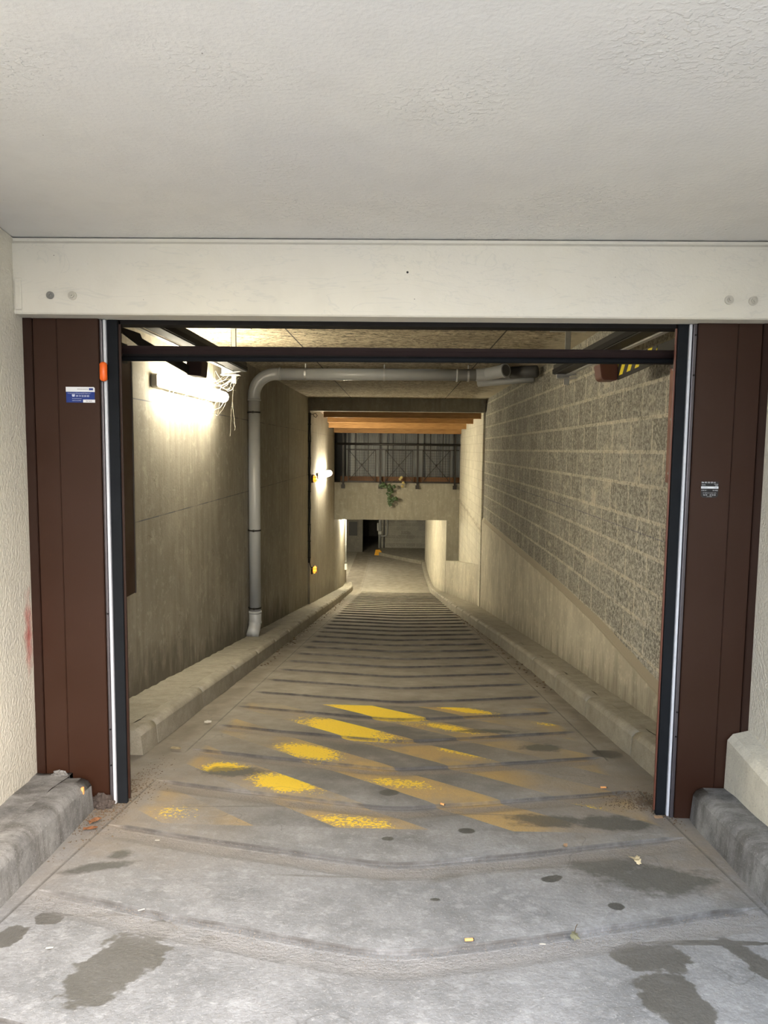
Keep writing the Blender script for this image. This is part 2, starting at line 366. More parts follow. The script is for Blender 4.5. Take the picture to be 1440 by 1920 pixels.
M['navy'] = simple('sticker_blue', (.012,.035,.20), .35, 0, .05, 5)
M['stwhite'] = simple('sticker_white', (.70,.72,.76), .4, 0, .03, 5)
M['stblack'] = simple('sticker_black', (.012,.012,.014), .4, 0, .05, 5)
M['sttext'] = simple('sticker_ink_pale', (.62,.66,.80), .5, 0, .03, 5)
M['stink'] = simple('sticker_ink_dark', (.03,.035,.08), .5, 0, .05, 5)
n = NT('hazard_tape'); X = n.xyz()
f = n.math('FRACT', n.math('DIVIDE', n.math('ADD', X[1], n.math('MULTIPLY', X[2], .9)), .16))
M['hazard'] = n.fin(n.mix(n.math('GREATER_THAN', f, .52), (.02,.02,.018), (.90,.74,.02)), .5)

# ------------------------------------------------------------------ mesh helpers
LOC = {}
def link(name, bm, mat, parent=None, smooth=False, loc=None, kind=None):
    """bm in world coordinates"""
    p = Vector((0,0,0))
    if parent is not None: p = LOC[parent.name]
    elif loc is not None: p = Vector(loc)
    if p.length: bmesh.ops.translate(bm, verts=bm.verts[:], vec=-p)
    bmesh.ops.recalc_face_normals(bm, faces=bm.faces[:])
    me = bpy.data.meshes.new(name); bm.to_mesh(me); bm.free()
    if smooth:
        for f in me.polygons: f.use_smooth = True
    me.materials.append(mat)
    o = bpy.data.objects.new(name, me); COL.objects.link(o)
    if parent is not None: o.parent = parent
    else: o.location = p
    LOC[o.name] = p.copy()
    if kind: o['kind'] = kind
    return o
def tag(o, label, cat, group=None):
    o['label'] = label; o['category'] = cat
    if group: o['group'] = group
    return o
def thing(name, loc, label, cat, group=None):
    o = bpy.data.objects.new(name, None); COL.objects.link(o); o.location = loc
    o.empty_display_size = .05
    LOC[o.name] = Vector(loc)
    return tag(o, label, cat, group)
def struct(name, bm, mat, smooth=False): return link(name, bm, mat, smooth=smooth, kind='structure')
def box(bm, x0, x1, y0, y1, z0, z1, bev=0):
    vs = [bm.verts.new((x, y, z)) for x in (x0, x1) for y in (y0, y1) for z in (z0, z1)]
    fs = [(0,1,3,2), (4,6,7,5), (0,4,5,1), (2,3,7,6), (0,2,6,4), (1,5,7,3)]
    F = [bm.faces.new([vs[i] for i in f]) for f in fs]
    if bev:
        es = list({e for f in F for e in f.edges})
        bmesh.ops.bevel(bm, geom=es, offset=bev, segments=2, affect='EDGES', profile=.5)
def B(*a, bev=0):
    bm = bmesh.new(); box(bm, *a, bev=bev); return bm
def prism(bm, pts2, y0, y1, axis='y'):
    """extrude closed 2D outline (a,b); axis y: (x,z), axis x: (y,z), axis z: (x,y)"""
    def P(p, t): return (p[0], t, p[1]) if axis == 'y' else ((t, p[0], p[1]) if axis == 'x' else (p[0], p[1], t))
    a = [bm.verts.new(P(p, y0)) for p in pts2]; b = [bm.verts.new(P(p, y1)) for p in pts2]
    bm.faces.new(a); bm.faces.new(b[::-1])
    for i in range(len(a)):
        j = (i+1) % len(a); bm.faces.new((a[i], b[i], b[j], a[j]))
def tube(bm, pts, r, seg=12, cap=True, radii=None):
    pts = [Vector(p) for p in pts]; rings = []
    up = None
    for i, p in enumerate(pts):
        d = (pts[min(i+1, len(pts)-1)] - pts[max(i-1, 0)]).normalized()
        if up is None:
            up = Vector((0,0,1)) if abs(d.z) < .9 else Vector((0,1,0))
        a = d.cross(up).normalized(); up = a.cross(d).normalized()
        rr = radii[i] if radii else r
        rings.append([bm.verts.new(p + (a*math.cos(t) + up*math.sin(t))*rr) for t in (2*math.pi*k/seg for k in range(seg))])
    for q, w in zip(rings, rings[1:]):
        for k in range(seg):
            bm.faces.new((q[k], q[(k+1) % seg], w[(k+1) % seg], w[k]))
    if cap: bm.faces.new(rings[0][::-1]); bm.faces.new(rings[-1])
def arc(c, a, b, r, t0, t1, n=8):
    """points c + r*(cos t a + sin t b)"""
    c, a, b = Vector(c), Vector(a), Vector(b)
    return [c + (a*math.cos(t) + b*math.sin(t))*r for t in (t0 + (t1-t0)*k/n for k in range(n+1))]
def interp(tab, y):
    if y <= tab[0][0]: return tab[0][1]
    for (a, va), (b, vb) in zip(tab, tab[1:]):
        if y <= b: return va + (vb-va)*(y-a)/(b-a)
    return tab[-1][1]
def fz(y):
    if y < 24.2: return -SL*y
    if y < 25.8:
        t = (y-24.2)/1.6; return -SL*24.2 - SL*1.6*(t - t*t/2)
    return -SL*24.2 - SL*.8
ZF = fz(30)
def jit(p, a, s=1.0):
    v = noise.noise_vector(Vector(p)*s); return Vector(p) + v*a

# ------------------------------------------------------------------ FLOOR
def build_floor():
    bm = bmesh.new(); rows = []
    Y0, STEP = .194, .632
    prof = [(-.002,-.009,0,.7),(.0,.000,.0,1),(.003,.005,.0,.9),(.007,.006,0,.12),(.06,.008,0,0),(.16,.006,0,0),(.30,.004,0,0),
            (.42,.001,0,0),(.485,-.001,.2,0),(.505,-.003,.65,.05),(.53,-.006,.95,.0),(.575,-.009,1,0),(.602,-.010,.7,.05),(.610,-.010,.1,.05),(.622,-.010,.05,.3)]
    xs = [-2.0,-1.7,-1.5,-1.42,-1.36,-1.318,-1.305] + [-1.30+.05*i for i in range(53)] + [1.305,1.318,1.36,1.42,1.5,1.7,2.0]
    data = []
    for k in range(-4, 38):
        for (u, h, g, e) in prof: data.append((Y0+STEP*k+u, h, g, e, 1, u))
    lastk = Y0+STEP*37+.622
    yy = lastk+.3
    while yy < 29: data.append((yy, 0, 0, 0, 0, .3)); yy += .35
    data += [(28.05,0,0,0,0,.3),(28.06,-.006,.6,.9,0,.3),(28.08,-.006,.6,.9,0,.3),(28.09,0,0,0,0,.3)]
    data.sort(key=lambda d: d[0])
    while yy < 42: data.append((yy, 0, 0, 0, 0, .3)); yy += 1
    gl = []; el = []
    for (y, h, g, e, ch, u_) in data:
        row = []
        for x in xs:
            edge = 1 if abs(x) <= 1.2 else max(0, (1.305-abs(x))/.105)
            wid = 1 if abs(x) <= 1.305 else 0
            c = .285*(math.sqrt(x*x+.012)-.11) if ch else 0
            # rounded slab corners
            c2 = 0
            if ch:
                nz = noise.noise(Vector((x*3, y*1.3, 0)))*.012 + noise.noise(Vector((x*17, y*3, 3)))*.004
            else: nz = 0
            if not wid: c = .285*(1.3-.11)
            yy_ = y + c + c2*.6 + nz*wid
            fade = 1 + max(0, min(1, (y-5)/5))*.5
            hh = h*edge*fade*1.1
            if not wid: hh = .0 - .012*(1 if abs(x) < 1.45 else 0)*0
            z = fz(yy_) + hh + noise.noise(Vector((x*.8, y*.7, 1)))*.006
            row.append(bm.verts.new((x, yy_, z))); ee = max(e, .55*max(0, min(1, (y-7)/4)) if (ch and (u_ > .59 or u_ < .003)) else 0)  # far joints: shade of the lip faces painted into the edge mask
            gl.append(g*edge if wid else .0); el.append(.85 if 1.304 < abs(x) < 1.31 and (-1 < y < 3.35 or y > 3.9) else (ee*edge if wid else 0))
        rows.append(row)
    for a, b in zip(rows, rows[1:]):
        for i in range(len(xs)-1): bm.faces.new((a[i], a[i+1], b[i+1], b[i]))
    bmesh.ops.recalc_face_normals(bm, faces=bm.faces[:])
    me = bpy.data.meshes.new('floor'); bm.to_mesh(me); bm.free()
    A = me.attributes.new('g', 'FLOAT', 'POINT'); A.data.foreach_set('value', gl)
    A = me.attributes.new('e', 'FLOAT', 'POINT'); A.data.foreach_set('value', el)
    me.materials.append(M['ramp'])
    o = bpy.data.objects.new('floor', me); COL.objects.link(o); o['kind'] = 'structure'
    return o
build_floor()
# level floor of the lower garage, left of the ramp foot
struct('floor_garage', B(-8, -1.98, 24, 42, ZF-.1, ZF-.002), M['kerb_in'])
# street slab behind the camera
struct('floor_street', B(-12, 12, -16, -2.4, .20, .345), M['kerb_out'])

# ------------------------------------------------------------------ EXTERIOR SHELL
def wx_l(y): return -1.745 + (3.3-y)*.17 if y > 2.6 else -1.626 + (2.6-y)*.11
def wx_r(y): return 1.668 - (3.3-y)*.10
def ribbon(bm, fx, ys, z0, z1, thick):
    """vertical wall along x=fx(y); z0,z1 functions of y; thick signed outwards"""
    A = []
    for y in ys:
        x = fx(y)
        A.append([bm.verts.new(p) for p in ((x, y, z0(y)), (x, y, z1(y)), (x+thick, y, z1(y)), (x+thick, y, z0(y)))])
    bm.faces.new(A[0]); bm.faces.new(A[-1][::-1])
    for a, b in zip(A, A[1:]):
        for i in range(4):
            j = (i+1) % 4; bm.faces.new((a[i], b[i], b[j], a[j]))
def ys_(a, b, n): return [a+(b-a)*i/n for i in range(n+1)]
bm = bmesh.new(); ribbon(bm, wx_l, [.1,1,1.6,2.2,2.6,3,3.3], lambda y: fz(y)-.1, lambda y: 2.165, -.5)
struct('wall_left', bm, M['rough'])
bm = bmesh.new(); ribbon(bm, wx_r, [.1,1,1.6,2.2,2.6,3,3.3], lambda y: fz(y)-.1, lambda y: 2.165, .5)
struct('wall_right', bm, M['rough'])
struct('ceiling', B(-2.2, 2.2, .7, 3.6, 2.1685, 2.45), M['soffit'])
# lintel: chamfered at the top, small drip at the lower edge
bm = bmesh.new()
prism(bm, [(3.205,1.832),(3.198,1.838),(3.196,2.138),(3.206,2.150),(3.206,2.163),(3.40,2.163),(3.40,1.832)], -1.84, 1.84, 'x')
struct('wall_lintel', bm, M['lintel'])
struct('wall_front_side', (lambda b: (box(b, -2.6, -1.70, 3.42, 3.55, -1, 2.45), box(b, 1.72, 2.5, 3.42, 3.55, -1, 2.45), box(b, -1.75, 1.75, 3.42, 3.55, 2.0, 2.45), b)[-1])(bmesh.new()), M['dark'])
# little patch plate in the left corner of the lintel
tag(link('plaster_patch', B(-1.718, -1.690, 3.188, 3.197, 1.85, 1.985, bev=.002), M['lintel']), 'small cream filler patch in the left corner of the lintel', 'patch')
# plinth at foot of right wall
bm = bmesh.new()
def plx(y): return 1.565 - (3.24-y)*.11
rows = []
for y in ys_(.1, 3.29, 22):
    j = noise.noise(Vector((0, y*4, 0)))*.006
    x = plx(y)+j; zt = -.075 + (3.24-y)*.005 + j; wr = wx_r(y)+.01
    rows.append([bm.verts.new(p) for p in ((x-.006, y, fz(y)), (x, y, zt-.03), (x+.025, y, zt), (wr, y, zt+.02), (wr, y, fz(y)))])
bm.faces.new(rows[0]); bm.faces.new(rows[-1][::-1])
for a, b in zip(rows, rows[1:]):
    for i in range(5):
        bm.faces.new((a[i], b[i], b[(i+1) % 5], a[(i+1) % 5]))
struct('baseboard_right', bm, M['plinth'])

# anchor bolts in the lintel
def bolt(x, z, mat, r, label):
    t = thing('anchor_bolt', (x, 3.196, z), label, 'bolt', 'anchor bolts in the lintel')
    bm = bmesh.new(); tube(bm, [(x, 3.200, z), (x, 3.190, z)], r, 20)
    bmesh.ops.bevel(bm, geom=[e for e in bm.edges if e.is_manifold and e.calc_face_angle() > 1], offset=.0015, segments=2, affect='EDGES')
    link('washer', bm, mat, t)
    bm = bmesh.new(); tube(bm, [(x, 3.192, z), (x, 3.181, z)], r*.58, 6); link('nut', bm, mat, t)
    bm = bmesh.new(); tube(bm, [(x, 3.192, z), (x, 3.174, z)], r*.32, 12); link('rod_end', bm, M['cast'] if mat is M['cast'] else mat, t)
bolt(-1.562, 1.913, M['cast'], .0165, 'bare dark metal bolt at the far left end of the lintel')
bolt(-1.462, 1.912, M['bolt_lt'], .019, 'cream painted bolt and washer, second from the left end of the lintel')
bolt(1.426, 1.913, M['bolt_lt'], .019, 'cream painted bolt, inner one of the pair at the right end of the lintel')
bolt(1.530, 1.909, M['bolt_lt'], .019, 'cream painted bolt nearest the right end of the lintel')

# ------------------------------------------------------------------ KERBS
def kerb(name, face, y0, y1, side, width, mat, label, group, H=.165, parent=None, backx=None, rough=.003):
    """side -1: stone lies towards -x from face; profile: batter face, rounded arris"""
    bm = bmesh.new()
    prof = [(0,-.06),(0,0),(.010,H-.038),(.013,H-.032),(.024,H-.014),(.040,H-.004),(.060,H),(width-.006,H),(width,H-.008),(width,-.06)]
    n = max(2, int((y1-y0)/.12)); rows = []
    for i in range(n+1):
        y = y0+(y1-y0)*i/n; fx = face(y)
        end = i in (0, n)
        row = []
        for (a, h) in prof:
            k = .007 if end else 0
            p = Vector((fx + side*(a + (k if a < .05 else -k*0)), y, fz(y)+h-(k if h > .1 else 0)))
            row.append(bm.verts.new(jit(p, rough, 14)))
        rows.append(row)
    m = len(prof)
    bm.faces.new(rows[0]); bm.faces.new(rows[-1][::-1])
    for a, b in zip(rows, rows[1:]):
        for i in range(m): bm.faces.new((a[i], b[i], b[(i+1) % m], a[(i+1) % m]))
    o = link(name, bm, mat, loc=(face(y0), y0, fz(y0)))
    for f in o.data.polygons:
        f.use_smooth = len(f.vertices) == 4 and abs(f.normal.z) > .15 and abs(f.normal.z) < .97
    tag(o, label, 'kerb', group)
    return o
kfl = lambda y: interp([(0,-1.15),(1.5,-1.29),(2.3,-1.36),(3.2,-1.438)], y)
kfr = lambda y: interp([(0,1.13),(1.5,1.25),(2.5,1.34),(3.3,1.405)], y)
kerb('kerb_stone', kfl, 2.06, 3.235, -1, .135, M['kerb_out'], 'damp grey kerb stone outside the gate at the left, ending by the brown post', 'kerb stones outside the gate', rough=.006)
kerb('kerb_stone', kfl, .30, 2.054, -1, .135, M['kerb_out'], 'grey kerb stone outside on the left, cut by the photo edge', 'kerb stones outside the gate', rough=.004)
kerb('kerb_stone', kfr, 2.06, 3.285, 1, .20, M['kerb_out'], 'wide grey kerb stone outside the gate at the right, below the cream plinth', 'kerb stones outside the gate', rough=.005)
kerb('kerb_stone', kfr, .30, 2.054, 1, .20, M['kerb_out'], 'grey kerb stone outside on the right, cut by the photo edge', 'kerb stones outside the gate', rough=.004)
def fillstrip(name, xa, xb, y0, y1, H, mat, amp=.008, n=None):
    bm = bmesh.new(); n = n or int((y1-y0)/.06); m = 6; rows = []
    for i in range(n+1):
        y = y0+(y1-y0)*i/n; a, b = xa(y), xb(y); row = []
        for k in range(m+1):
            x = a+(b-a)*k/m
            z = fz(y)+H + noise.fractal(Vector((x*9, y*7, 2)), 1, 2, 4)*amp
            row.append(bm.verts.new((x, y, z)))
        rows.append(row)
    for a, b in zip(rows, rows[1:]):
        for k in range(m): bm.faces.new((a[k], a[k+1], b[k+1], b[k]))
    e0 = rows[0]; e1 = rows[-1]
    for e in (e0, e1):
        lo = [bm.verts.new((v.co.x, v.co.y, v.co.z-H-.05)) for v in e]
        for k in range(m): bm.faces.new((e[k], e[k+1], lo[k+1], lo[k]))
    return struct(name, bm, mat, smooth=True)
fillstrip('trim_1', lambda y: wx_l(y)-.02, lambda y: kfl(y)-.133, .30, 3.30, .160, M['kerb_out'])
fillstrip('trim_2', lambda y: kfr(y)+.198, lambda y: plx(y)+.03, .30, 3.29, .160, M['kerb_out'], .004)
# inside rows
kil = lambda y: interp([(4,-1.532),(5.5,-1.545),(10,-1.54),(17,-1.54),(22,-1.57),(25.0,-1.60),(25.9,-1.68)], y)
kir = lambda y: interp([(3.4,1.475),(7.5,1.475),(10,1.43),(12,1.37),(16.4,1.24),(21.7,1.16),(25.8,1.12),(28,1.05),(31.2,1.02)], y)
ordn = ['first','second','third','fourth','fifth','sixth','seventh','eighth','ninth','tenth','eleventh','twelfth','thirteenth','fourteenth','fifteenth','sixteenth','seventeenth','eighteenth','nineteenth','twentieth','twenty-first','twenty-second','twenty-third','twenty-fourth','twenty-fifth','twenty-sixth','twenty-seventh','twenty-eighth']
y = 4.15; i = 0
cuts = [4.15, 4.44, 5.55]
while cuts[-1]+1.12 < 25.6: cuts.append(cuts[-1]+1.12)
cuts[-1] = 25.75
for i, (a, b) in enumerate(zip(cuts, cuts[1:])):
    kerb('kerb_stone', kil, a, b-.010, -1, .125, M['kerb_in'],
         ('short broken-faced kerb stone starting the left row inside the gate' if i == 0 else
          'dusty concrete kerb stone, %s from the gate in the left row of the tunnel' % ordn[i]), 'kerb stones along the left of the ramp', rough=.0025)
cuts = [3.44, 4.37, 5.45]
while cuts[-1]+1.10 < 31.2: cuts.append(cuts[-1]+1.10)
for i, (a, b) in enumerate(zip(cuts, cuts[1:])):
    kerb('kerb_stone', kir, a, b-.010, 1, .125, M['kerb_in'],
         'dusty concrete kerb stone, %s from the gate in the right row of the tunnel' % ordn[i], 'kerb stones along the right of the ramp', rough=.0025)

# ------------------------------------------------------------------ TUNNEL SHELL
CE = 2.325
wxi_l = lambda y: -1.97 if y < 15.32 else -1.93
wxi_r = lambda y: interp([(3.4,1.705),(5,1.735),(8,1.785),(15.4,1.81),(16.2,1.80),(21,1.43)], y)
wxb_r = lambda y: interp([(3.4,1.725),(5,1.757),(8,1.805),(15.4,1.835)], y)
bm = bmesh.new(); box(bm, -2.2, -1.97, 3.42, 15.33, -2.7, 2.6)
struct('wall_tunnel_left', bm, M['tunnel'])
bm = bmesh.new(); box(bm, -2.2, -1.93, 15.32, 21.12, -3.6, 2.6); box(bm, -2.2, -1.925, 21.12, 26.05, -4.2, -.84)
struct('wall_shaft_left', bm, M['tunnel'])
fillstrip('trim_3', lambda y: -1.975, lambda y: kil(y)-.123, 4.14, 25.75, .162, M['fill'], .010, n=420)
# right: concrete lower part with a level top, block masonry above
bm = bmesh.new(); rows = []
for y in ys_(3.42, 15.4, 60):
    x = wxi_r(y); zt = interp([(3.4,-.34),(4.7,-.285),(6.1,-.22),(8.8,-.205),(15.4,-.22)], y) + noise.noise(Vector((0,y*3,0)))*.008
    j = noise.noise(Vector((2,y*1.2,0)))*.006
    rows.append([bm.verts.new(p) for p in ((x+j, y, fz(y)-.05), (x+j, y, zt-.055), (x+.004+j, y, zt-.05), (wxb_r(y)+.001, y, zt+.012), (wxb_r(y)+.2, y, zt+.012), (wxb_r(y)+.2, y, fz(y)-.05))])
bm.faces.new(rows[0]); bm.faces.new(rows[-1][::-1])
for a, b in zip(rows, rows[1:]):
    for i in range(6): bm.faces.new((a[i], b[i], b[(i+1) % 6], a[(i+1) % 6]))
struct('wall_tunnel_right_base', bm, M['pale'])
bm = bmesh.new(); ribbon(bm, wxb_r, ys_(3.42, 15.4, 24), lambda y: -.45, lambda y: 2.6, .25)
struct('wall_tunnel_right', bm, M['blocks'])
fillstrip('trim_4', lambda y: kir(y)+.123, lambda y: (wxi_r(y) if y < 21 else interp([(21,1.43),(28,1.17),(31.5,1.16)], y))+.02, 3.44, 31.1, .162, M['fill'], .010, n=460)
struct('ceiling_tunnel', B(-2.2, 2.1, 3.42, 15.35, CE, CE+.15), M['fibre'])
# beam at the tunnel's end and the corner return
struct('wall_beam', B(-1.965, 1.825, 15.30, 15.52, 2.045, 2.40, bev=.006), M['beam'])
# shaft right wall (painted masonry), low sloped wall in front
bm = bmesh.new(); box(bm, 1.79, 2.05, 15.4, 21.1, -3.6, 2.6)
struct('wall_shaft_right', bm, M['pblocks'])
bm = bmesh.new(); rows = []
for y in ys_(15.38, 21.02, 16):
    x = interp([(15.38,1.80),(16.2,1.775),(19,1.60),(21.02,1.425)], y); zt = interp([(15.38,-1.25),(21.02,-2.05)], y)
    rows.append([bm.verts.new(p) for p in ((x, y, fz(y)-.05), (x, y, zt), (1.82, y, zt), (1.82, y, fz(y)-.05))])
bm.faces.new(rows[0]); bm.faces.new(rows[-1][::-1])
for a, b in zip(rows, rows[1:]):
    for i in range(4): bm.faces.new((a[i], b[i], b[(i+1) % 4], a[(i+1) % 4]))
struct('wall_shaft_low', bm, M['pale'])
# parapet beam across, with its leg on the right
bm = bmesh.new()
prism(bm, [(-1.92,-.86),(-1.92,.25),(1.80,.25),(1.80,-2.2),(1.425,-2.2),(1.425,-.84)], 21.0, 21.22)
struct('wall_parapet', bm, M['beam'])
struct('floor_terrace', B(-3.2, 2.2, 21.2, 22.6, .10, .24), M['dark'])
bm = bmesh.new(); ribbon(bm, lambda y: interp([(21.2,1.425),(23,1.37),(25,1.28),(26.5,1.22),(28,1.19),(31.6,1.19)], y), ys_(21.2, 31.6, 26), lambda y: fz(y)-.05, lambda y: -.84, .5)
struct('wall_pillar', bm, M['pale'])
struct('ceiling_underpass', B(-8, 3, 21.2, 42, -.862, -.6), M['dark'])
struct('wall_back', B(-1.0, 3.0, 35.0, 35.3, ZF-.1, -.6), M['cblocks'])
struct('wall_return', B(-1.0, -.86, 35.3, 41, ZF-.1, -.6), M['dark'])
struct('wall_garage_far', (lambda b: (box(b, -8, -1.75, 34.4, 34.6, ZF-.1, -.6), box(b, -8, 0, 41, 41.2, ZF-.1, -.6), box(b, -8.2, -8, 24, 41.2, ZF-.1, -.6), box(b, -8, -2.1, 23.8, 24, ZF-.1, -.6), box(b, 3, 3.2, 20, 41.2, ZF-.1, -.4), b)[-1])(bmesh.new()), M['dark'])
# pavement at the foot
bm = bmesh.new(); prism(bm, [(-1.0,33.55),(.3,31.85),(1.0,31.0),(1.20,31.0),(3.0,31.0),(3.0,35.02),(-1.0,35.02)], ZF-.05, ZF+.15, 'z')
struct('floor_pavement', bm, M['kerb_in'])
# shaft roof deck
bm = bmesh.new(); prism(bm, [(15.4,2.20),(22.7,1.93),(22.7,2.1),(15.4,2.5)], -3.3, 2.2, 'x')
struct('ceiling_shaft', bm, M['deck'])
struct('wall_terrace_side', (lambda b: (box(b, 1.95, 2.2, 21.05, 22.7, -.7, 2.3), box(b, -3.4, -3.2, 20.9, 22.9, -.7, 2.3), box(b, -3.2, -1.94, 21.0, 21.13, -.9, 2.3), box(b, -3.4, 2.2, 22.6, 22.75, -.7, 2.3), b)[-1])(bmesh.new()), M['sheetdark'])
# joists
for i, (yy, zb, hh, l) in enumerate(((15.85,1.935,.16,'nearest the concrete beam'), (17.5,1.885,.155,'second behind the concrete beam'), (19.3,1.805,.15,'third behind the concrete beam'), (20.85,1.705,.16,'farthest back above the railing'))):
    bm = B(-1.70 if i == 0 else (-1.78 if i == 1 else -1.93), 1.80, yy, yy+.09, zb, zb+hh, bev=.004)
    tag(link('wooden_joist', bm, M['wood'], loc=(0, yy, zb)), 'orange-brown timber roof joist, ' + l, 'joist', 'timber joists over the light shaft')

# ------------------------------------------------------------------ GATE FRAME
def jamb(side):
    left = side < 0
    t = thing('gate_jamb', (side*1.5, 3.3, -.45), 'brown metal-clad gate jamb on the %s, %s' % (('left', 'with the blue sticker and orange lamp') if left else ('right', 'with the small black and white sticker')), 'gate jamb', 'gate jambs')
    yf = 3.30
    # plan outlines: three cladding panels with shadow joints
    if left: cuts = [(-1.752, -1.703), (-1.7005, -1.5905), (-1.5885, -1.396)]
    else:    cuts = [(1.344, 1.5225), (1.5245, 1.6315), (1.634, 1.672)]
    for k, (a, b) in enumerate(cuts):
        edge = (left and k == 0) or (not left and k == 2)
        bm = bmesh.new()
        y0 = yf-.006 if edge else yf
        outl = [(a,-.515),(b,-.515),(b,1.832),(a,1.832)]
        prism(bm, outl, y0, yf+.05)
        bmesh.ops.bevel(bm, geom=[e for e in bm.edges if abs(e.verts[0].co.y-e.verts[1].co.y) < 1e-5 and e.verts[0].co.y < yf+.01 and abs(e.verts[0].co.z-e.verts[1].co.z) > .3], offset=.0025, segments=2, affect='EDGES')
        link('side_panel', bm, M['brown_dk'] if edge else M['brown'], t)
    # stop profile, gasket, rubber seal
    if left: prof = [('edge_profile',-1.393,-1.381,.006,'alu'), ('gasket',-1.3795,-1.3665,.012,'white_seal'), ('rubber_seal',-1.364,-1.315,.02,'rubber'), ('return_edge',-1.3135,-1.303,.03,'brown_dk')]
    else:    prof = [('edge_profile',1.325,1.3415,.006,'alu'), ('gasket',1.3105,1.3225,.012,'white_seal'), ('rubber_seal',1.262,1.3085,.02,'rubber'), ('return_edge',1.2535,1.2605,.03,'bracket')]
    for nm, a, b, yo, mt in prof:
        zb = -.50 if nm != 'edge_profile' else -.505
        if nm == 'return_edge': zb = -.48
        bm = B(a, b, yf+yo, yf+yo+(.012 if nm == 'return_edge' else .022), zb, 1.83, bev=.003 if nm != 'return_edge' else .001)
        if nm == 'gasket':
            for v in bm.verts: pass
        link(nm, bm, M[mt], t)
    # reveal plate behind the jamb so the opening has depth
    a, b = (-1.39, -1.362) if left else (1.315, 1.34)
    link('box_post', B(a, b, yf+.06, yf+.11, -.56, 1.83), M['brown_dk'], t)
    # screws
    for zz in ((1.55, .45, -.12, -.30) if left else (1.78, 1.60, .02, -.10)):
        bm = bmesh.new(); xx = -1.384 if left else 1.334
        tube(bm, [(xx, yf+.008, zz), (xx, yf+.002, zz)], .004, 8); link('screw', bm, M['black_steel'], t)
    return t
jamb(-1); jamb(1)
# rotted debris at the feet of the jambs
def lump(name, c, r, mat, label, cat, seed=0, sz=(1,1,.6), sub=3):
    bm = bmesh.new(); bmesh.ops.create_icosphere(bm, subdivisions=sub, radius=1)
    for v in bm.verts:
        k = 1+.5*noise.fractal(v.co*2.2+Vector((seed, 0, 0)), 1, 2, 4)
        v.co = Vector((v.co.x*r*sz[0]*k, v.co.y*r*sz[1]*k, v.co.z*r*sz[2]*k)) + Vector(c)
    return tag(link(name, bm, mat, loc=c), label, cat)
lump('crumbled_rubble', (-1.415,3.262,-.470), .045, M['debris'], 'dark crumbled rusty rubble at the foot of the left brown jamb', 'rubble', 3, (1.1,.6,.9), 4)
lump('mortar_lump', (-1.62,3.268,-.335), .032, M['kerb_out'], 'grey mortar lump on top of the left outer kerb against the jamb', 'mortar', 5, (1.1,.7,.55))

# orange lamp on left jamb
t = thing('warning_lamp', (-1.369, 3.29, 1.59), 'small orange plastic warning lamp on the edge of the left jamb', 'lamp')
bm = bmesh.new(); tube(bm, [(-1.370, 3.288, 1.546), (-1.370, 3.288, 1.549), (-1.370, 3.288, 1.556), (-1.370, 3.288, 1.624), (-1.370, 3.288, 1.631), (-1.370, 3.288, 1.634)], .017, 20, radii=[.006,.012,.017,.017,.012,.006]); link('lens', bm, M['orange'], t, smooth=True)
link('back_plate', B(-1.381, -1.358, 3.300, 3.312, 1.555, 1.625), M['black_steel'], t)

# stickers -----------------------------------------------------------
def text(body, size, x, z, y, mat, parent, name='lettering', align='LEFT', sx=1):
    cu = bpy.data.curves.new(name, 'FONT'); cu.body = body; cu.size = size; cu.align_x = align; cu.extrude = .0001
    o = bpy.data.objects.new('tmp', cu); COL.objects.link(o)
    bpy.context.view_layer.update()
    me = bpy.data.meshes.new_from_object(o.evaluated_get(bpy.context.evaluated_depsgraph_get()))
    COL.objects.unlink(o); bpy.data.objects.remove(o)
    me.transform(Matrix.Translation(Vector((x, y, z))-LOC[parent.name]) @ Matrix.Rotation(R(90), 4, 'X') @ Matrix.Scale(sx, 4, (1,0,0)))
    me.materials.clear(); me.materials.append(mat)
    q = bpy.data.objects.new(name, me); COL.objects.link(q); q.parent = parent; LOC[q.name] = LOC[parent.name]
    return q
t = thing('sticker', (-1.485, 3.2985, 1.45), 'blue and white maintenance sticker with a phone number on the left jamb', 'sticker', 'stickers on the gate jambs')
x0, x1, z0, z1 = -1.5515, -1.4185, 1.4485, 1.521
link('blue_field', B(x0, x1, 3.2985, 3.2999, z0, z1-.0235), M['navy'], t)
bm = bmesh.new(); prism(bm, [(x0-.001,z1-.0235),(x1+.001,z1-.0235),(x1+.001,z1-.006),(x1-.004,z1-.001),(x0-.001,z1-.001)], 3.2981, 3.2999); link('white_header', bm, M['stwhite'], t)
link('white_field', B(x1-.054, x1+.0015, 3.2979, 3.2999, z0, z0+.0135), M['stwhite'], t)
link('logo_block', B(x1-.0255, x1-.006, 3.2977, 3.2983, z1-.016, z1-.0065), M['navy'], t)
text('MAINTENANCE SERVICE PLUS', .0062, x1-.0295, z1-.0135, 3.2978, M['stink'], t, align='RIGHT', sx=.62)
text('A votre service 24 heures sur 24, 7 jours sur 7', .0066, x0+.008, z1-.0325, 3.2982, M['sttext'], t, sx=.86)
text('09 74 50 84 80', .0118, x0+.046, z1-.0465, 3.2982, M['sttext'], t, sx=.86)
text('Pour toute intervention indiquer', .0048, x0+.028, z0+.0165, 3.2982, M['sttext'], t, sx=.7)
text('Numero de votre installation', .0052, x0+.028, z0+.007, 3.2982, M['sttext'], t, sx=.68)
text('0960 T042 00', .0075, x1-.041, z0+.0042, 3.2976, M['stink'], t, sx=.66)
bm = bmesh.new(); hx, hz = x0+.034, z1-.0455       # telephone symbol
prism(bm, [(hx-.006,hz),(hx+.006,hz),(hx+.0045,hz+.006),(hx-.0045,hz+.006)], 3.2981, 3.2986)
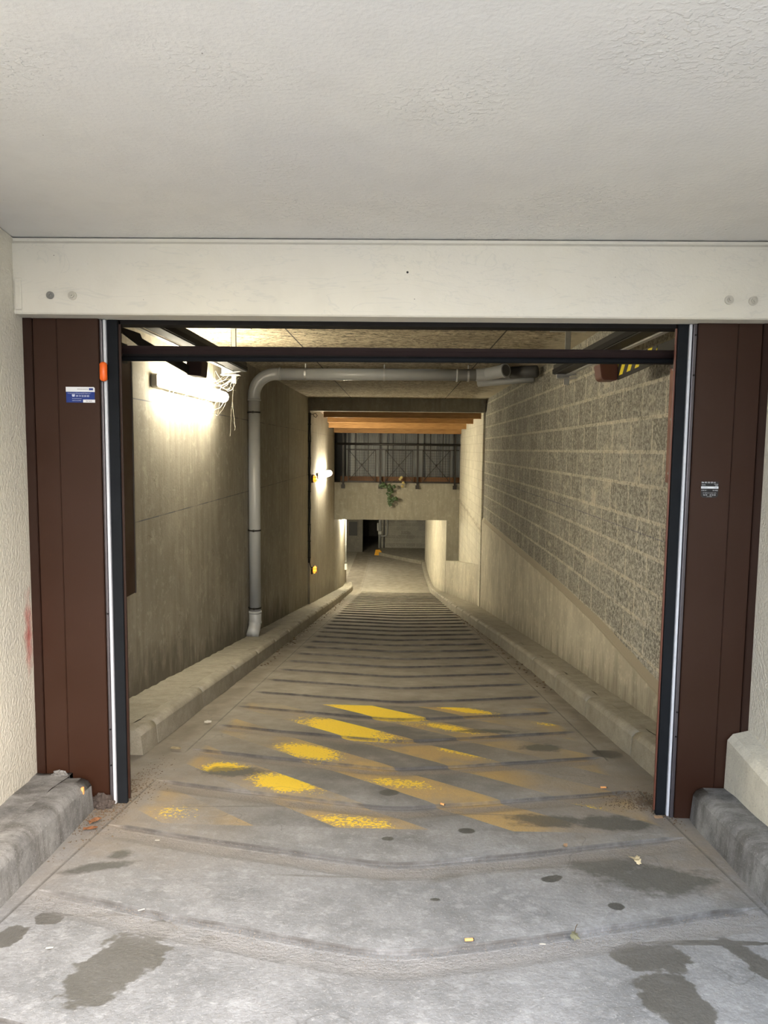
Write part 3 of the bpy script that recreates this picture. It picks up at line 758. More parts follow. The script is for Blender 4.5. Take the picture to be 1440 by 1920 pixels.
prism(bm, [(hx-.0075,hz+.0052),(hx-.0045,hz+.0052),(hx-.003,hz+.0075),(hx+.003,hz+.0075),(hx+.0045,hz+.0052),(hx+.0075,hz+.0052),(hx+.007,hz+.009),(hx+.003,hz+.0105),(hx-.003,hz+.0105),(hx-.007,hz+.009)], 3.2980, 3.2985)
link('telephone_symbol', bm, M['sttext'], t)
t = thing('sticker', (1.43, 3.2985, 1.04), 'small black and white sticker with phone numbers on the right jamb', 'sticker', 'stickers on the gate jambs')
x0, x1, z0, z1 = 1.391, 1.4695, 1.040, 1.1165
bm = bmesh.new(); prism(bm, [(x0,z0+.012),(x0+.010,z0+.003),(x1-.010,z0+.003),(x1,z0+.012),(x1,z1),(x0,z1)], 3.2988, 3.2999); link('black_field', bm, M['stblack'], t)
link('white_field', B(x0, x1, 3.2982, 3.2999, z1-.0315, z1-.0215), M['stwhite'], t)
text('06 00 50 50 61', .0095, x0+.001, z1-.0065, 3.2984, M['stwhite'], t, sx=1.12)
text('SERVICE', .0048, x0+.002, z1-.0165, 3.2984, M['stwhite'], t)
text('ETUDE', .0055, x1-.002, z1-.014, 3.2984, M['stwhite'], t, align='RIGHT')
text('DEVIS', .0045, x1-.003, z1-.020, 3.2984, M['stwhite'], t, align='RIGHT')
text('DEPANNAGE', .0046, x0+.002, z1-.028, 3.2979, M['stink'], t)
text('5 AN', .006, x1-.006, z1-.029, 3.2979, M['stink'], t, align='RIGHT')
text('N 02 46 7', .0062, x0+.001, z1-.042, 3.2984, M['stwhite'], t)
text('00 97054', .0062, x1-.002, z1-.042, 3.2984, M['stwhite'], t, align='RIGHT')
text('sur tableau et compte rendu', .0048, (x0+x1)/2, z1-.053, 3.2984, M['stwhite'], t, align='CENTER', sx=1.1)
text('06 50     45 90 50', .0078, (x0+x1)/2, z1-.0635, 3.2984, M['stwhite'], t, align='CENTER')
text('fax: 03 27485 45', .0036, (x0+x1)/2, z1-.070, 3.2984, M['stwhite'], t, align='CENTER')

# header channel under the lintel, cross bar of the raised gate
tag(link('header_channel', B(-1.36, 1.33, 3.33, 3.42, 1.812, 1.834), M['black_steel']), 'black steel channel tight under the cream lintel', 'steel channel')
t = thing('gate_crossbar', (0, 3.5, 1.66), 'dark steel crossbar of the raised gate spanning the opening', 'crossbar')
bm = bmesh.new(); prism(bm, [(3.50,1.716),(3.494,1.724),(3.497,1.738),(3.56,1.742),(3.56,1.70),(3.51,1.70)], -1.385, 1.34, 'x'); link('upper_rail', bm, M['maroon_steel'], t)
link('web_plate', B(-1.392, 1.348, 3.512, 3.552, 1.676, 1.722), M['black_steel'], t)
bm = bmesh.new(); tube(bm, [(-1.392, 3.505, 1.676), (1.348, 3.505, 1.688)], .0125, 12); link('rubber_strip', bm, M['rubber'], t, smooth=True)
for sx_ in (-1.392, 1.330):
    link('end_bracket', B(sx_, sx_+.025, 3.50, 3.58, 1.66, 1.755, bev=.003), M['railc'], t)

# tracks
def track(side):
    nm = 'left' if side < 0 else 'right'
    t = thing('gate_track', (side*1.47, 3.6, 1.93), 'horizontal steel gate track under the ceiling on the %s, %s' % (nm, 'above the fluorescent light' if side < 0 else 'with a striped arm'), 'gate track', 'gate tracks')
    a, b = (1.40, 1.535) if side < 0 else (1.375, 1.515)
    X_ = lambda u: side*u
    def bx(u0, u1, *r, bev=0): 
        lo, hi = sorted((X_(u0), X_(u1))); return B(lo, hi, *r, bev=bev)
    link('beam', bx(a, b-.035, 3.58, 6.52, 1.935, 2.02, bev=.004), M['railc'], t)
    link('inner_lip', bx(a-.012, a-.002, 3.58, 6.5, 1.94, 1.975), M['black_steel'], t)
    link('lower_flange', bx(b-.03, b+.004, 3.58, 6.5, 1.928, 1.936), M['galv'], t)
    # splayed support at wall
    link('wall_strut', bx(b, b+.2, 3.62, 3.68, 1.90, 1.935), M['railc'], t)
    # roller carriage behind the jamb
    link('roller_bracket', bx(b-.02, b+.07, 3.60, 3.80, 1.78, 1.88, bev=.004), M['galv'], t)
    bm = bmesh.new(); tube(bm, [(X_(b-.03), 3.7, 1.81), (X_(b-.06), 3.7, 1.81)], .03, 16); link('roller', bm, M['black_steel'], t)
    return t
TR = {-1: track(-1), 1: track(1)}
def arm(side):
    nm = 'left' if side < 0 else 'right'
    t = TR[side]
    bm = bmesh.new()
    if side < 0:
        prism(bm, [(3.68,1.858),(3.68,1.835),(3.95,1.80),(4.86,1.742),(4.86,1.80),(3.98,1.845),(3.95,1.868)], -1.447, -1.437, 'x'); link('arm_plate', bm, M['black_steel'], t)
        bm = bmesh.new(); prism(bm, [(-1.455,1.737),(-1.36,1.730),(-1.35,1.84),(-1.455,1.84)], 4.86, 5.02)
        bmesh.ops.bevel(bm, geom=bm.edges[:], offset=.004, segments=2, affect='EDGES'); link('end_block', bm, M['brown_dk'], t)
    else:
        prism(bm, [(3.70,1.80),(5.06,1.748),(5.06,1.88),(3.70,1.88)], 1.515, 1.523, 'x'); link('arm_plate', bm, M['railc'], t)
        bm = bmesh.new(); prism(bm, [(4.30,1.80),(5.05,1.775),(5.05,1.878),(4.30,1.878)], 1.5115, 1.5148, 'x'); link('warning_stripes', bm, M['hazard'], t)
        bm = bmesh.new(); prism(bm, [(1.405,1.765),(1.425,1.748),(1.515,1.748),(1.52,1.86),(1.39,1.86)], 5.06, 5.22)
        bmesh.ops.bevel(bm, geom=bm.edges[:], offset=.004, segments=2, affect='EDGES'); link('end_block', bm, M['bracket'], t)
    x_ = -1.395 if side < 0 else 1.455
    y_ = 4.93 if side < 0 else 5.14
    link('suspension_plate', B(x_-.02, x_+.02, y_-.006, y_+.006, 1.80, 1.94), M['railc'], t)
    return t
arm(-1); arm(1)
def hanger(side, x, y, zlow):
    nm = 'left' if side < 0 else 'right'
    t = thing('track_hanger', (x, y, zlow), 'galvanised steel hanger holding the %s gate track to the ceiling' % nm, 'hanger', 'track hangers')
    bm = bmesh.new()
    box(bm, x-.022, x+.022, y, y+.004, zlow, CE); box(bm, x-.022, x-.018, y, y+.026, zlow, CE); box(bm, x+.018, x+.022, y, y+.026, zlow, CE)
    link('perforated_post', bm, M['galv'], t)
    link('ceiling_plate', B(x-.16, x+.16, y-.02, y+.04, CE-.008, CE), M['galv'], t)
    s = side
    lo, hi = sorted((x-.10*1, x+.07))
    bm = bmesh.new(); prism(bm, [(lo,1.90),(hi,1.93),(hi,1.985),(lo,1.975)], y-.045, y-.008); link('bracket_plate', bm, M['galv'], t)
    link('foot_flange', B(lo-.0, hi, y-.09, y-.01, 1.895, 1.902), M['galv'], t)
    for q in (0, 1):
        bm = bmesh.new(); tube(bm, [(lo+.05+q*.06, y-.052, 1.948), (lo+.05+q*.06, y-.043, 1.948)], .008, 6); link('bolt', bm, M['cast'], t)
hanger(-1, -1.52, 6.52, 1.83); hanger(1, 1.50, 6.52, 1.845)

# casings on the tunnel walls
t = thing('guard_casing', (-1.88, 4.1, .245), 'tall brown metal casing on the left tunnel wall just inside the gate', 'casing')
link('body', B(-1.965, -1.80, 3.56, 4.78, .247, 1.90, bev=.004), M['brown'], t)
link('edge_trim', B(-1.802, -1.797, 4.762, 4.782, .247, 1.90), M['alu'], t)
t = thing('guard_plate', (1.67, 3.9, 1.06), 'reddish rusty steel plate on the right block wall beside the jamb', 'plate')
link('body', B(1.655, 1.728, 3.56, 4.46, 1.062, 1.90, bev=.003), M['rust'], t)
for zz in (1.12, 1.45, 1.75):
    bm = bmesh.new(); tube(bm, [(1.657, 4.40, zz), (1.648, 4.40, zz)], .008, 6); link('bolt', bm, M['cast'], t)

# ------------------------------------------------------------------ LAMPS
def tubelamp(x, y0, y1, z, mat, label, drop=0, depth=.13, hh=.065):
    t = thing('fluorescent_light', (x, (y0+y1)/2, z), label, 'light', 'fluorescent wall lights')
    hs = link('housing', B(x, x+.055, y0-.03, y1+.03, z-hh*.95, z+hh*.95, bev=.010), M['housing'], t)
    bm = bmesh.new(); xc = x+depth-hh; ne = 5
    ends = [(hh*(1-math.cos(math.pi/2*k/ne))*.7, math.sin(math.pi/2*k/ne)) for k in range(ne+1)]
    st = [(y0+a, max(k, .12)) for a, k in ends] + [(y1-a, max(k, .12)) for a, k in ends[::-1]]
    tube(bm, [(xc, y, z) for y, k in st], hh, 20, radii=[hh*k for y, k in st])
    link('diffuser', bm, mat, t, smooth=True)
    for y in (y0-.03, y1+.005):
        link('end_cap', B(x+.002, x+.052, y-.01, y+.035, z-hh*.8, z+hh*.8, bev=.004), M['housing'], hs)
    for f in (.2, .5, .8):
        yy = y0+(y1-y0)*f
        link('clip', B(x+.05, x+.085, yy-.015, yy+.015, z+hh*.9, z+hh+.008), M['galv'], hs)
    return t
tubelamp(-1.97, 5.66, 7.50, 1.77, M['tube1'], 'long lit fluorescent wall light hung with cobwebs near the gate, left wall', depth=.175, hh=.055)
tubelamp(-1.93, 16.5, 18.7, .60, M['tube2'], 'lit fluorescent light on the shaft wall below the timber joists', depth=.16, hh=.075)
tubelamp(-1.925, 23.4, 24.9, -1.03, M['tube3'], 'glowing light high in the left corner of the underpass', depth=.2, hh=.08)
tubelamp_c = None
# wireguard + cable at third lamp
t = thing('conduit_pipe', (-1.90, 25.2, -3.2), 'grey vertical conduit with a white junction box at the end of the left wall, underpass', 'conduit')
bm = bmesh.new(); tube(bm, [(-1.89, 25.3, -1.05), (-1.89, 25.3, -3.05)], .022, 8); link('pipe', bm, M['pvc'], t, smooth=True)
link('junction_box', B(-1.925, -1.84, 25.22, 25.38, -3.10, -2.90, bev=.008), M['white'], t)
for zz in (-1.5, -2.2, -2.8): link('clip', B(-1.925, -1.862, 25.27, 25.33, zz-.01, zz+.01), M['galv'], t)

t = thing('added_fill_lamp', (-2.6, 28.5, -.93), 'added round fill lamp, out of view under the garage ceiling left of the ramp foot', 'lamp')  # lamp added around the corner, unseen, to brighten the lower garage
bm = bmesh.new(); tube(bm, [(-2.6,28.5,-.862),(-2.6,28.5,-.90)], .17, 24); link('base', bm, M['housing'], t)
bm = bmesh.new(); tube(bm, [(-2.6,28.5,-.90),(-2.6,28.5,-.93),(-2.6,28.5,-.97),(-2.6,28.5,-.99)], .15, 24, radii=[.15,.145,.11,.03]); link('fill_globe', bm, M['fill_globe'], t, smooth=True)
# amber bulkheads and cable
def bulk(y, z, label):
    t = thing('signal_lamp', (-1.93, y, z), label, 'lamp', 'amber signal lamps')
    link('base', B(-1.93, -1.895, y-.13, y+.13, z-.085, z+.085, bev=.01), M['railc'], t)
    bm = bmesh.new(); box(bm, -1.896, -1.835, y-.11, y+.11, z-.07, z+.07)
    bmesh.ops.bevel(bm, geom=bm.edges[:], offset=.018, segments=3, affect='EDGES'); link('lens', bm, M['amber'], t, smooth=True)
    for dz in (-.035, .035):
        bm = bmesh.new(); tube(bm, [(-1.90, y-.12, z+dz), (-1.825, y-.115, z+dz), (-1.82, y, z+dz), (-1.825, y+.115, z+dz), (-1.90, y+.12, z+dz)], .006, 6); link('guard_bar', bm, M['cage'], t)
    bm = bmesh.new(); tube(bm, [(-1.90, y, z+.078), (-1.822, y, z+.07), (-1.815, y, z-.07), (-1.90, y, z-.078)], .006, 6); link('guard_bar', bm, M['cage'], t)
bulk(15.68, .575, 'amber signal lamp on the left shaft wall, upper one, left of the lit tube')
bulk(15.68, -1.46, 'amber signal lamp glowing low on the left wall, lower one')
t = thing('cable_run', (-1.92, 15.30, -1.3), 'black cables clipped down the left wall at the end of the tunnel', 'cable')
bm = bmesh.new()
pts = [(-1.945+.004*math.sin(k*1.7), 15.27, 2.0-k*.18) for k in range(19)]
tube(bm, pts, .016, 6); link('thick_cable', bm, M['cable'], t, smooth=True)
bm = bmesh.new()
pts = [(-1.918+.006*math.sin(k*2.3+1), 15.275, 2.0-k*.18) for k in range(19)] + [(-1.915, 15.4, -1.36), (-1.91, 15.52, -1.42)]
tube(bm, pts, .010, 6); link('thin_cable', bm, M['cable'], t, smooth=True)
bm = bmesh.new(); tube(bm, [(-1.94,15.28,1.98),(-1.88,15.27,1.97),(-1.80,15.26,1.99),(-1.77,15.26,1.94),(-1.80,15.26,1.90),(-1.84,15.26,1.93),(-1.86,15.26,1.98)], .007, 6); link('cable_loop', bm, M['cable'], t, smooth=True)
for k in range(9):
    link('clip', B(-1.968, -1.90, 15.25, 15.285, 1.75-k*.36, 1.765-k*.36), M['cable'], t)

# ------------------------------------------------------------------ DRAIN PIPE
t = thing('drain_pipe', (-1.885, 9.2, -1.2), 'grey plastic drain pipe down the left wall and across under the ceiling', 'pipe')
px, py, pr, pz = -1.882, 9.2, .075, 2.19
bm = bmesh.new(); tube(bm, [(px, py, pz-.30), (px, py, -.93)], pr, 24); link('vertical_pipe', bm, M['pvc'], t, smooth=True)
bm = bmesh.new(); tube(bm, [(px, py, pz-.33)] + arc((px+.27, py, pz-.27), (-1,0,0), (0,0,1), .27, 0, math.pi/2, 10) + [(px+.34, py, pz)], pr+.004, 24); link('elbow', bm, M['pvc'], t, smooth=True)
bm = bmesh.new(); tube(bm, [(px+.32, py, pz), (.98, py, pz+.012)], pr, 24); link('horizontal_pipe', bm, M['pvc'], t, smooth=True)
bm = bmesh.new(); tube(bm, [(px, py, -.90), (px, py, -1.04), (px-.001, py-.015, -1.09), (px-.004, py-.09, -1.15), (px-.005, py-.16, -1.19)], pr+.006, 20); link('foot_elbow', bm, M['pvc'], t, smooth=True)
for (x_, z_) in ((px, 1.86), (px, -.92), (px, -1.06)):
    bm = bmesh.new(); tube(bm, [(x_, py, z_-.012), (x_, py, z_+.012)], pr+.010, 24); link('sleeve_ring', bm, M['pvc'], t, smooth=True)
for x_ in (px+.335, .72):
    bm = bmesh.new(); tube(bm, [(x_-.012, py, pz+.005), (x_+.012, py, pz+.005)], pr+.008, 24); link('sleeve_ring', bm, M['pvc'], t, smooth=True)
for z_ in (1.70, .17, -.86):
    bm = bmesh.new(); tube(bm, [(px, py, z_-.010), (px, py, z_+.010)], pr+.006, 20); box(bm, -1.97, px-.06, py-.012, py+.012, z_-.010, z_+.010); box(bm, px-.012, px+.012, py-pr-.02, py-pr, z_-.014, z_+.014)
    link('pipe_clamp', bm, M['railc'], t)
for x_ in (-1.22, -.21, .86):
    bm = bmesh.new(); tube(bm, [(x_-.012, py, pz+.004), (x_+.012, py, pz+.004)], pr+.005, 20); box(bm, x_-.01, x_+.01, py-pr-.012, py-pr, pz-.0, pz+.03)
    box(bm, x_-.006, x_+.006, py-.006, py+.006, pz+.07, CE)
    link('pipe_clamp', bm, M['galv'], t)
bm = bmesh.new(); tube(bm, [(.96, py, pz+.012), (1.04, py, pz+.016), (1.10, py-.01, pz+.022), (1.20, py-.10, pz+.035), (1.30, py-.22, pz+.048)], pr+.005, 24)
link('end_bend', bm, M['pvc'], t, smooth=False)
d_ = Vector((.10,-.12,.013)).normalized(); q_ = Vector((1.30, py-.22, pz+.048))
bm = bmesh.new(); tube(bm, [q_-d_*.03, q_+d_*.012], pr+.012, 24); link('socket_rim', bm, M['pvc'], t)
bm = bmesh.new(); tube(bm, [q_+d_*.008, q_+d_*.014], pr-.004, 24); link('dark_mouth', bm, M['pvc_in'], t)
t = thing('waste_pipe', (1.5, 9.6, 2.2), 'dark grey pipe crossing behind the drain pipe toward the right block wall', 'pipe')
bm = bmesh.new(); tube(bm, [(1.05, 9.75, 2.16), (1.74, 9.45, 2.20)], .06, 20); link('pipe', bm, M['pvc'], t, smooth=True)
bm = bmesh.new(); tube(bm, [(1.42, 9.30, 2.245), (1.72, 9.12, 2.245)], .075, 20); link('collar', bm, M['pvc_in'], t, smooth=True)

# ------------------------------------------------------------------ RAILING, CLADDING
t = thing('terrace_railing', (0, 20.93, .2), 'dark iron railing with crossed braces on top of the concrete parapet', 'railing')
posts = [-1.66, -.56, .535, 1.635]
yr = 20.94
for x_ in posts:
    link('post', B(x_-.028, x_+.028, yr, yr+.05, .13, 1.74), M['iron'], t)
    link('foot_bracket', B(x_-.055, x_+.055, yr-.02, 21.0, .08, .19), M['iron'], t)
bm = bmesh.new()
tube(bm, [(-1.88, yr, 1.385), (1.78, yr, 1.385)], .035, 10); link('top_rail', bm, M['iron'], t, smooth=True)
link('handrail', B(-1.60, 1.75, yr+.02, yr+.05, 1.215, 1.24), M['iron'], t)
link('bottom_rail', B(-1.75, 1.78, yr, yr+.04, .255, .285), M['iron'], t)
for x_ in [-1.66+.3665*k for k in range(10)]:
    if min(abs(x_-p) for p in posts) > .05: link('bar', B(x_-.013, x_+.013, yr+.01, yr+.035, .43 if True else 0, 1.74), M['iron'], t)
for a, b in zip(posts, posts[1:]):
    cx = (a+b)/2; w = .40
    f = bm = bmesh.new()
    for x_ in (cx-w, cx+w): box(bm, x_-.012, x_+.012, yr, yr+.03, .285, 1.215)
    for z_ in (.285, 1.20): box(bm, cx-w-.012, cx+w+.012, yr, yr+.03, z_, z_+.02)
    bmesh.ops.remove_doubles(bm, verts=bm.verts[:], dist=.0005)
    link('panel_frame', bm, M['iron'], t)
    bm = bmesh.new()
    for s in (-1, 1): tube(bm, [(cx-w*s, yr+.01, .30), (cx+w*s, yr+.01, 1.22)], .009, 6)
    tube(bm, [(cx, yr-.01, .78), (cx, yr+.03, .78)], .032, 12)
    link('cross_brace', bm, M['iron'], t)
    bm = bmesh.new()
    for k in range(1, 12): box(bm, cx-w+2*w*k/12-.0025, cx-w+2*w*k/12+.0025, yr+.034, yr+.038, .30, 1.20)
    for k in range(1, 12): box(bm, cx-w, cx+w, yr+.034, yr+.038, .30+.075*k-.0025, .30+.075*k+.0025)
    link('wire_mesh', bm, M['iron'], t)
tag(link('edge_board', B(-1.75, 1.78, 21.06, 21.10, .25, .43, bev=.004), M['board']), 'brown timber board along the foot of the railing', 'board')
t = thing('metal_screen', (0, 22.2, .24), 'grey corrugated metal screen standing behind the railing', 'screen')
bm = bmesh.new(); xs = []; x_ = -1.66; prev = None
while x_ < 1.93:
    for dx, dy in ((0,0), (.035,0), (.045,.02), (.080,.02)):
        a = bm.verts.new((x_+dx, 22.2+dy, .24)); b = bm.verts.new((x_+dx, 22.2+dy, 1.92))
        if prev: bm.faces.new((prev[0], a, b, prev[1]))
        prev = (a, b)
    x_ += .09
link('corrugated_sheet', bm, M['clad'], t)
for x_ in (-1.45, -.45, .68, 1.60): link('screen_post', B(x_-.06, x_+.06, 22.10, 22.18, .24, 1.91), M['clad'], t)
# hanging ivy
t = thing('hanging_vine', (-.35, 20.90, .3), 'green-leaved vine hanging over the parapet below the railing', 'plant')
bm = bmesh.new()
tube(bm, [(-.55,20.92,.36),(-.47,20.86,.22),(-.42,20.84,.12),(-.30,20.84,.16),(-.22,20.83,.02),(-.26,20.82,-.12),(-.22,20.82,-.30),(-.18,20.82,-.36)], .008, 6)
tube(bm, [(-.30,20.84,.16),(-.20,20.85,.30),(-.05,20.86,.36),(.10,20.87,.30),(.12,20.86,.18)], .006, 6)
link('stem', bm, M['stem'], t)
def leafshape(bm, c, r, nrm, ang, lobes=True):
    nrm = Vector(nrm).normalized(); a = nrm.cross(Vector((0,0,1)) if abs(nrm.z) < .9 else Vector((1,0,0))).normalized(); b = nrm.cross(a)
    a, b = a*math.cos(ang)+b*math.sin(ang), b*math.cos(ang)-a*math.sin(ang)
    prof = [(0,-.6),(.45,-.75),(.9,-.35),(.75,.0),(.95,.35),(.5,.45),(.0,1.1),(-.5,.45),(-.95,.35),(-.75,0),(-.9,-.35),(-.45,-.75)]
    c = Vector(c); ctr = bm.verts.new(c+nrm*r*.18)
    vs = [bm.verts.new(c + a*p*r + b*q*r + nrm*(-abs(p)*.15*r)) for p, q in prof]
    for i in range(len(vs)): bm.faces.new((ctr, vs[i], vs[(i+1) % len(vs)]))
rnd = random.Random(3)
for (cx, cz, nn, sp) in ((-.50,.20,3,.09), (-.33,.14,4,.09), (-.22,.08,5,.09), (-.28,-.12,4,.09), (-.20,-.22,5,.09), (-.24,-.34,4,.07), (-.14,-.16,3,.06)):
    for k in range(nn):
        bm = bmesh.new(); leafshape(bm, (cx+rnd.uniform(-sp,sp), 20.83-rnd.uniform(0,.08), cz+rnd.uniform(-sp,sp)), rnd.uniform(.045,.075), (rnd.uniform(-.5,.5), -1, rnd.uniform(-.2,.7)), rnd.uniform(2.2,4))
        link('leaf', bm, M['leafg'], t)
for (cx, cz) in ((.06,.42), (.02,.37), (.12,.26), (.10,.16)):
    bm = bmesh.new(); leafshape(bm, (cx, 20.85, cz), .05, (rnd.uniform(-.5,.5), -1, .3), rnd.uniform(2.2,4)); link('leaf', bm, M['leafy'], t)['label'] = 'yellowed leaf'

# ------------------------------------------------------------------ FAR GARAGE
t = thing('downpipe', (-.90, 34.9, ZF+.15), 'grey pipes running down the corner of the far block wall', 'pipe')
bm = bmesh.new(); tube(bm, [(-.93, 34.9, -.87), (-.93, 34.9, ZF+.15)], .06, 12); link('wide_pipe', bm, M['pvc'], t, smooth=True)
bm = bmesh.new(); tube(bm, [(-.56, 34.92, -.87), (-.56, 34.92, -2.95), (-.60, 34.92, -3.02), (-.72, 34.92, -3.05), (-.88, 34.92, -3.02)], .035, 10); link('narrow_pipe', bm, M['pvc'], t, smooth=True)
bm = bmesh.new(); tube(bm, [(-.72, 34.95, -.87), (-.72, 34.95, ZF+.15)], .03, 8); link('conduit', bm, M['pvc_in'], t, smooth=True)
t = thing('electric_box', (-.95, 34.8, -2.9), 'small white electrical box beside the far pipes', 'electrical box')
link('body', B(-1.0, -.84, 34.74, 34.84, -2.95, -2.80, bev=.01), M['white'], t)
link('cable_cover', B(-1.06, -.99, 34.80, 34.9, -2.78, -2.40, bev=.006), M['white'], t)
t = thing('kerb_guard', (-.98, 33.5, ZF), 'small yellow block at the start of the far pavement', 'block')
bm = bmesh.new(); prism(bm, [(-1.14,ZF),(-.82,ZF),(-.86,ZF+.26),(-1.08,ZF+.26)], 33.45, 33.62)
bmesh.ops.bevel(bm, geom=bm.edges[:], offset=.01, segments=2, affect='EDGES'); link('body', bm, M['yellowblk'], t)
link('pavement_edge', B(-.9, -.80, 33.44, 33.62, ZF, ZF+.2), M['yellowblk'], t)
tag(link('wall_plate', B(-2.42, -2.02, 34.34, 34.4, -2.98, -2.30, bev=.01), M['sheetdark']), 'dark rectangular plate on the far left garage wall', 'plate')

# ------------------------------------------------------------------ COBWEBS
t = thing('cobweb', (-1.75, 6.6, 1.75), 'dusty cobwebs strung around the fluorescent light near the gate', 'cobweb')
rnd = random.Random(11)
def strand(bm, a, b, sag, r, wob=.01):
    a, b = Vector(a), Vector(b); pts = []
    for k in range(9):
        f = k/8; p = a.lerp(b, f); p.z -= sag*4*f*(1-f); pts.append(p + noise.noise_vector(p*9+Vector((rnd.random(),0,0)))*wob)
    tube(bm, pts, r, 4)
bm = bmesh.new()
for k in range(11):
    y0 = rnd.uniform(6.3, 7.6); strand(bm, (-1.80, y0, 1.85), (-1.5+rnd.uniform(-.05,.05), 6.5, rnd.uniform(1.86,1.97)), rnd.uniform(.0,.06), .0008)
for k in range(8):
    strand(bm, (-1.95+rnd.uniform(0,.15), rnd.uniform(6.6,7.7), rnd.uniform(1.86,2.05)), (-1.72, rnd.uniform(6.5,7.6), 1.84), rnd.uniform(0,.05), .001)
link('upper_strands', bm, M['web'], t)
bm = bmesh.new()
for k in range(16):
    y0 = 5.75+k*.12; strand(bm, (-1.85, y0, 1.715), (-1.955, y0+rnd.uniform(-.25,.25), 1.66+rnd.uniform(-.1,.03)), rnd.uniform(0,.05), .0009, .02)
link('lower_strands', bm, M['web'], t)
bm = bmesh.new()
strand(bm, (-1.52, 6.5, 1.84), (-1.60, 6.7, 1.35), 0, .0007, .012); strand(bm, (-1.80, 7.7, 1.72), (-1.75, 7.55, 1.42), .02, .0007, .02); strand(bm, (-1.57, 6.6, 1.55), (-1.76, 7.6, 1.50), .03, .0006)
link('dangling_strands', bm, M['web'], t)

# ------------------------------------------------------------------ LITTER
def onfloor(x, y): return fz(y)+.012
def butt(x, y, ang, label, L=.03):
    t = thing('cigarette_butt', (x, y, onfloor(x,y)), label, 'cigarette butt', 'cigarette butts on the ramp')
    z = onfloor(x, y)+.005; d = Vector((math.cos(ang), math.sin(ang), 0))
    c = Vector((x, y, z))
    bm = bmesh.new(); tube(bm, [c-d*L*.5, c+d*L*.38], .0048, 10); link('filter', bm, M['filter'], t, smooth=True)
    bm = bmesh.new(); tube(bm, [c+d*L*.36, c+d*L*.5], .0046, 10); link('burnt_end', bm, M['stblack'], t, smooth=True)
butt(.244, 2.145, .1, 'orange cigarette butt in the foreground joint, right of centre')
butt(.236, 3.373, -.5, 'orange cigarette butt on the painted slab edge near the middle', .024)
butt(1.118, 3.684, 0, 'orange-tan cigarette butt near the foot of the right tunnel kerb', .034)
def scrap(name, x, y, w, l, ang, mat, label, cat, group=None, fold=.3, th=.003):
    bm = bmesh.new(); n_ = 5; rows = []
    ca, sa = math.cos(ang), math.sin(ang); sd = x*7+y
    for i in range(n_+1):
        row = []
        for k in range(n_+1):
            u = (i/n_-.5)*l; v = (k/n_-.5)*w*(1-.5*abs(i/n_-.5))
            z = onfloor(x,y)+th+ fold*w*(.35+.5*noise.noise(Vector((u*60+sd, v*60, 0))))
            row.append(bm.verts.new((x+u*ca-v*sa, y+u*sa+v*ca, z)))
        rows.append(row)
    for a, b in zip(rows, rows[1:]):
        for k in range(n_): bm.faces.new((a[k], a[k+1], b[k+1], b[k]))
    r = bmesh.ops.solidify(bm, geom=bm.faces[:], thickness=th*.6)
    o = link(name, bm, mat, loc=(x, y, onfloor(x,y))); tag(o, label, cat, group); return o
G = 'paper and chip scraps on the ramp'
scrap('paper_scrap', -1.059, 2.039, .008, .022, .2, M['paper'], 'tiny white paper scrap on the slab at the lower left', 'scrap', G)
scrap('paper_scrap', -.863, 2.282, .008, .022, .4, M['paper'], 'white scrap lying in the front joint, left part', 'scrap', G)
scrap('paper_scrap', .474, 2.132, .006, .020, .0, M['paper'], 'thin pale scrap right of the foreground cigarette butt', 'scrap', G)
scrap('paper_scrap', -1.009, 2.864, .010, .020, .0, M['paper'], 'pale scrap in the joint outside the gate, left', 'scrap', G)
scrap('wood_chip', .729, 2.906, .018, .026, 1.2, M['woodchip'], 'light wood chip in the joint just outside the gate', 'wood chip', G, .5)
scrap('wood_chip', -1.364, 4.965, .045, .05, .2, M['paper'], 'pale square chip beside the left kerb inside the tunnel', 'wood chip', G, .3)
scrap('wood_chip', 1.254, 3.262, .025, .04, .0, M['woodchip'], 'reddish wood chip at the foot of the right jamb', 'wood chip', G, .3)
scrap('dead_leaf', -1.375, 4.265, .035, .07, -.2, M['deadpale'], 'dry curled leaf beside the first left tunnel kerb stone', 'leaf', 'dead leaves on the ramp', .4)
scrap('dead_leaf', -1.362, 3.06, .03, .06, .9, M['dead'], 'reddish dead leaf beside the left jamb foot, upper of the two', 'leaf', 'dead leaves on the ramp', .7)
scrap('dead_leaf', -1.345, 2.975, .022, .06, .3, M['dead'], 'reddish dead leaf below its twin by the left outer kerb', 'leaf', 'dead leaves on the ramp', .5)
bm = bmesh.new()
for k in range(7): leafshape(bm, (.977+rnd.uniform(-.02,.02), 2.769+rnd.uniform(-.012,.012), onfloor(0,2.77)+.008+rnd.uniform(0,.006)), .016, (rnd.uniform(-.6,.6), rnd.uniform(-.6,.6), 1), rnd.uniform(0,6))
tag(link('dead_leaf', bm, M['deadpale'], loc=(.977,2.769,onfloor(0,2.77))), 'pale crumpled dry leaf on the dark damp slab at the right', 'leaf', 'dead leaves on the ramp')
t = thing('withered_leaf', (.589, 2.196, onfloor(0,2.196)), 'small withered green leaf with a stalk in the front joint', 'leaf')
bm = bmesh.new(); leafshape(bm, (.589, 2.185, onfloor(0,2.19)+.006), .018, (.2,-.3,1), 2.6); link('blade', bm, M['deadgreen'], t)
bm = bmesh.new(); tube(bm, [(.592,2.20,onfloor(0,2.2)+.006), (.602,2.225,onfloor(0,2.22)+.012), (.612,2.245,onfloor(0,2.24)+.010)], .0014, 5); link('stalk', bm, M['stem'], t)
tag(link('orange_chip', B(-1.452, -1.440, 3.12, 3.135, -.36, -.325, bev=.003), M['filter']), 'orange chip stuck at the end of the left outer kerb', 'chip')

